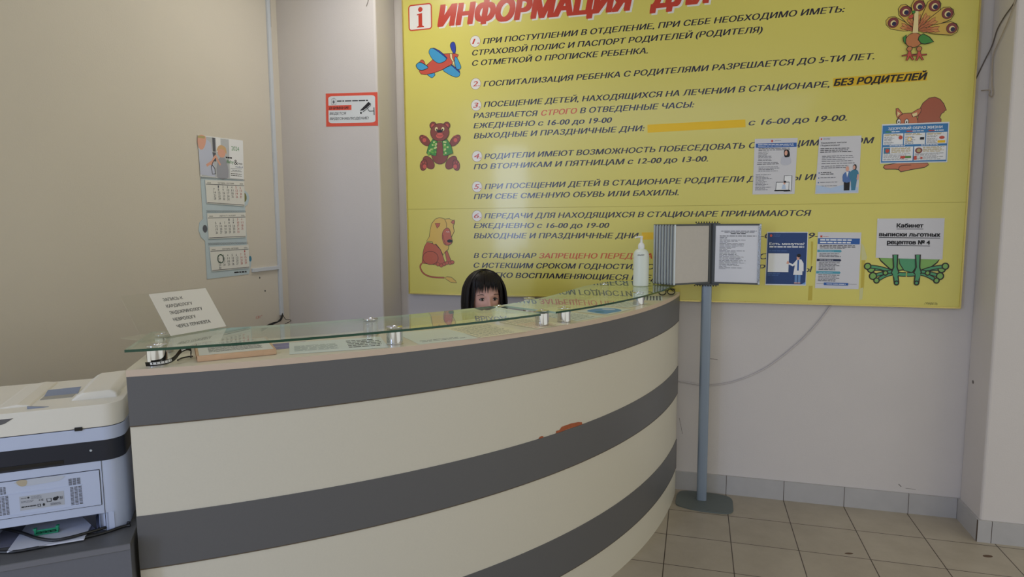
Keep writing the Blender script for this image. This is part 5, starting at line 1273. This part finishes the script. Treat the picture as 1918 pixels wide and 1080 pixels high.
# eyes, brows and lashes
eye_w = mat('eye_white', (226, 222, 218), 0.2); iris = mat('dark_brown_iris', (34, 22, 18), 0.12); lash = mat('eye_liner', (26, 18, 18), 0.5); browm = mat('brow_brown', (50, 30, 28), 0.6); lipm = mat('lip', (176, 84, 84), 0.4)
for sx in (-1, 1):
    ex_, ey_, ez_ = sx*0.0315, 0.0755, EZ+0.0005
    b = MB(); b.ellipsoid((ex_, ey_-0.002, ez_), (0.0122, 0.0105, 0.0062), 18, 12); eo = b.build('eye', eye_w, person, local=True)
    b = MB(); b.ellipsoid((ex_+0.0005, ey_+0.0068, ez_+0.0004), (0.0056, 0.0022, 0.0054), 16, 10); b.build('iris', iris, eo, local=True)
    arc = [(ex_+0.0142*t, ey_+0.0072-abs(t)**2*0.0065, ez_+0.0062*(1-t*t)-0.0006) for t in [-1.05+0.21*i for i in range(11)]]
    b = MB(); b.tube(arc, [0.0013+0.0017*(1-abs(i-5)/6) for i in range(11)], 6)
    arc2 = [(ex_+0.0130*t, ey_+0.0062-abs(t)**2*0.0055, ez_-0.0056*(1-t*t)-0.0006) for t in [-1+0.25*i for i in range(9)]]
    b.tube(arc2, 0.0009, 6); b.build('eyelashes', lash, eo, local=True)
    arc3 = [(ex_*1.0+0.0205*t+sx*0.003, ey_+0.0125-abs(t+sx*0.1)**2*0.008, ez_+0.0165+0.0085*(1-(t-sx*0.15)**2)) for t in [-1+0.2*i for i in range(11)]]
    b = MB(); b.tube(arc3, [0.0009+0.0011*(1-abs(i-5)/6) for i in range(11)], 6); b.build('eyebrow', browm, person, local=True)
b = MB(); b.tube([(0.022*t, 0.097-0.012*t*t, EZ-0.0705+0.002*t*t) for t in [-1+0.2*i for i in range(11)]], [0.001+0.004*(1-abs(i-5)/5.2) for i in range(11)], 8); b.build('lips', lipm, person, local=True)
# hair: a bob over the skull, hanging to the jaw, with a fringe of separate locks
def skull(az, el, g):
    """point of the hair surface: az 0 = front, el 90 = crown"""
    ca = math.cos(el)
    return Vector((math.sin(az)*ca*(0.078+g), math.cos(az)*ca*(0.098+g)-0.004, EZ+0.012+math.sin(el)*(0.104+g)))
b = MB(); cols = 64
def hair_bottom(az):
    a = abs(math.degrees(az))
    return -0.135 if a > 56 else 0.082          # below / above the eyes
rows = []
for i in range(cols):
    az = -math.pi+2*math.pi*i/cols
    col = []
    for j in range(9):
        el = math.radians(90-(90*0.86 if abs(math.degrees(az)) > 56 else 56)*j/8); g = 0.016+0.008*math.sin(j/8*math.pi)+0.0018*math.sin(i*2.7)
        col.append(skull(az, el, g))
    zb = EZ+hair_bottom(az); last = col[-1]
    for j in range(1, 8):
        f = j/7; p = last.copy(); p.z = last.z+(min(zb, last.z-0.004)-last.z)*f
        flare = 1+0.07*math.sin(min(f, 0.7)*math.pi/1.4)-0.10*max(0, f-0.6)
        if abs(math.degrees(az)) <= 58: flare = 1.0
        p.x *= flare; p.y = (p.y+0.004)*flare-0.004
        col.append(p)
    rows.append(col)
M_ = len(rows[0]); vs = [tuple(p) for c_ in rows for p in c_]
fs = []
for i in range(cols):
    i2 = (i+1) % cols
    for j in range(M_-1): fs.append((i*M_+j, i*M_+j+1, i2*M_+j+1, i2*M_+j))
b.add(vs, fs, 0, True)
# locks: overlapping tapered strands over the bob and the fringe
rnd = random.Random(5)
for n_ in range(150):
    az = math.radians(rnd.uniform(62, 298)); g = 0.026+rnd.uniform(-0.003, 0.005)
    pts = [skull(az, math.radians(e_), g*(0.75+0.25*(90-e_)/90)) for e_ in (84, 62, 40, 20, 8)]
    zb = EZ-0.125-rnd.random()*0.025; l_ = pts[-1]
    for f in (0.3, 0.6, 0.85, 1.0):
        p = l_.copy(); p.z = l_.z+(zb-l_.z)*f; s_ = 1+0.06*math.sin(f*math.pi)-0.08*f*f; p.x *= s_; p.y *= s_; pts.append(p)
    b.tube(smooth_open([tuple(p) for p in pts], 2), [0.0045]*12+[0.004, 0.0034, 0.0026, 0.0016, 0.0006], 5)
for n_ in range(44):
    az = math.radians(-60+120*n_/43+rnd.uniform(-2.4, 2.4)); a_ = abs(math.degrees(az))
    pts = [skull(az*0.7, math.radians(80), 0.016), skull(az*0.85, math.radians(58), 0.021), skull(az, math.radians(38), 0.021)]
    zb = EZ+0.040-(0.058 if a_ > 50 else 0.02*max(0, (a_-25)/25))+rnd.uniform(-0.008, 0.020); l_ = pts[-1]
    for f in (0.45, 1.0):
        p = skull(az, math.radians(20), 0.015); q_ = l_.lerp(p, f); q_.z = l_.z+(zb-l_.z)*f; pts.append(q_)
    b.tube(smooth_open([tuple(p) for p in pts], 3), [0.0050]*6+[0.0046, 0.0042, 0.0035, 0.0027, 0.0019, 0.0012, 0.0005], 5)
hr = b.build('hair', hair_m, person, local=True, recalc=False)

# the chair that carries her
ch = thing('office_chair', 'dark office chair behind the counter carrying the receptionist', 'chair', (HC.x, HC.y, 0), RZP)
chm = mat('charcoal_upholstery', (50, 52, 58), 0.85); chp = mat('black_chair_plastic', (24, 24, 26), 0.5)
b = MB(); b.prism(rrect(-0.23, -0.26, 0.23, 0.20, 0.06), 0.365, 0.425, smooth=True); b.build('seat', chm, ch, local=True, bevel=0.015)
b = MB(); b.prism(rrect(-0.21, 0.56, 0.21, 0.92, 0.06), -0.285, -0.245, axis=1, smooth=True); b.build('backrest', chm, ch, local=True, bevel=0.012)
b = MB(); b.tube(smooth_open([(0, -0.05, 0.36), (0, -0.26, 0.36), (0, -0.295, 0.42), (0, -0.295, 0.66)], 4), 0.016, 8); b.build('back_bar', chp, ch, local=True)
b = MB(); b.lathe([(0.028, 0.10), (0.028, 0.25), (0.018, 0.25), (0.018, 0.365)], n=16); b.build('column', chp, ch, local=True)
for i in range(5):
    a = 2*math.pi*i/5+0.3; c_, s_ = math.cos(a), math.sin(a)
    b = MB(); b.tube([(0.02*c_, 0.02*s_, 0.115), (0.27*c_, 0.27*s_, 0.075)], [0.022, 0.016], 8); lg = b.build('leg', chp, ch, local=True)
    b = MB(); b.ellipsoid((0.27*c_, 0.27*s_, 0.03), (0.03, 0.03, 0.03), 12, 8); b.build('caster', chp, lg, local=True)
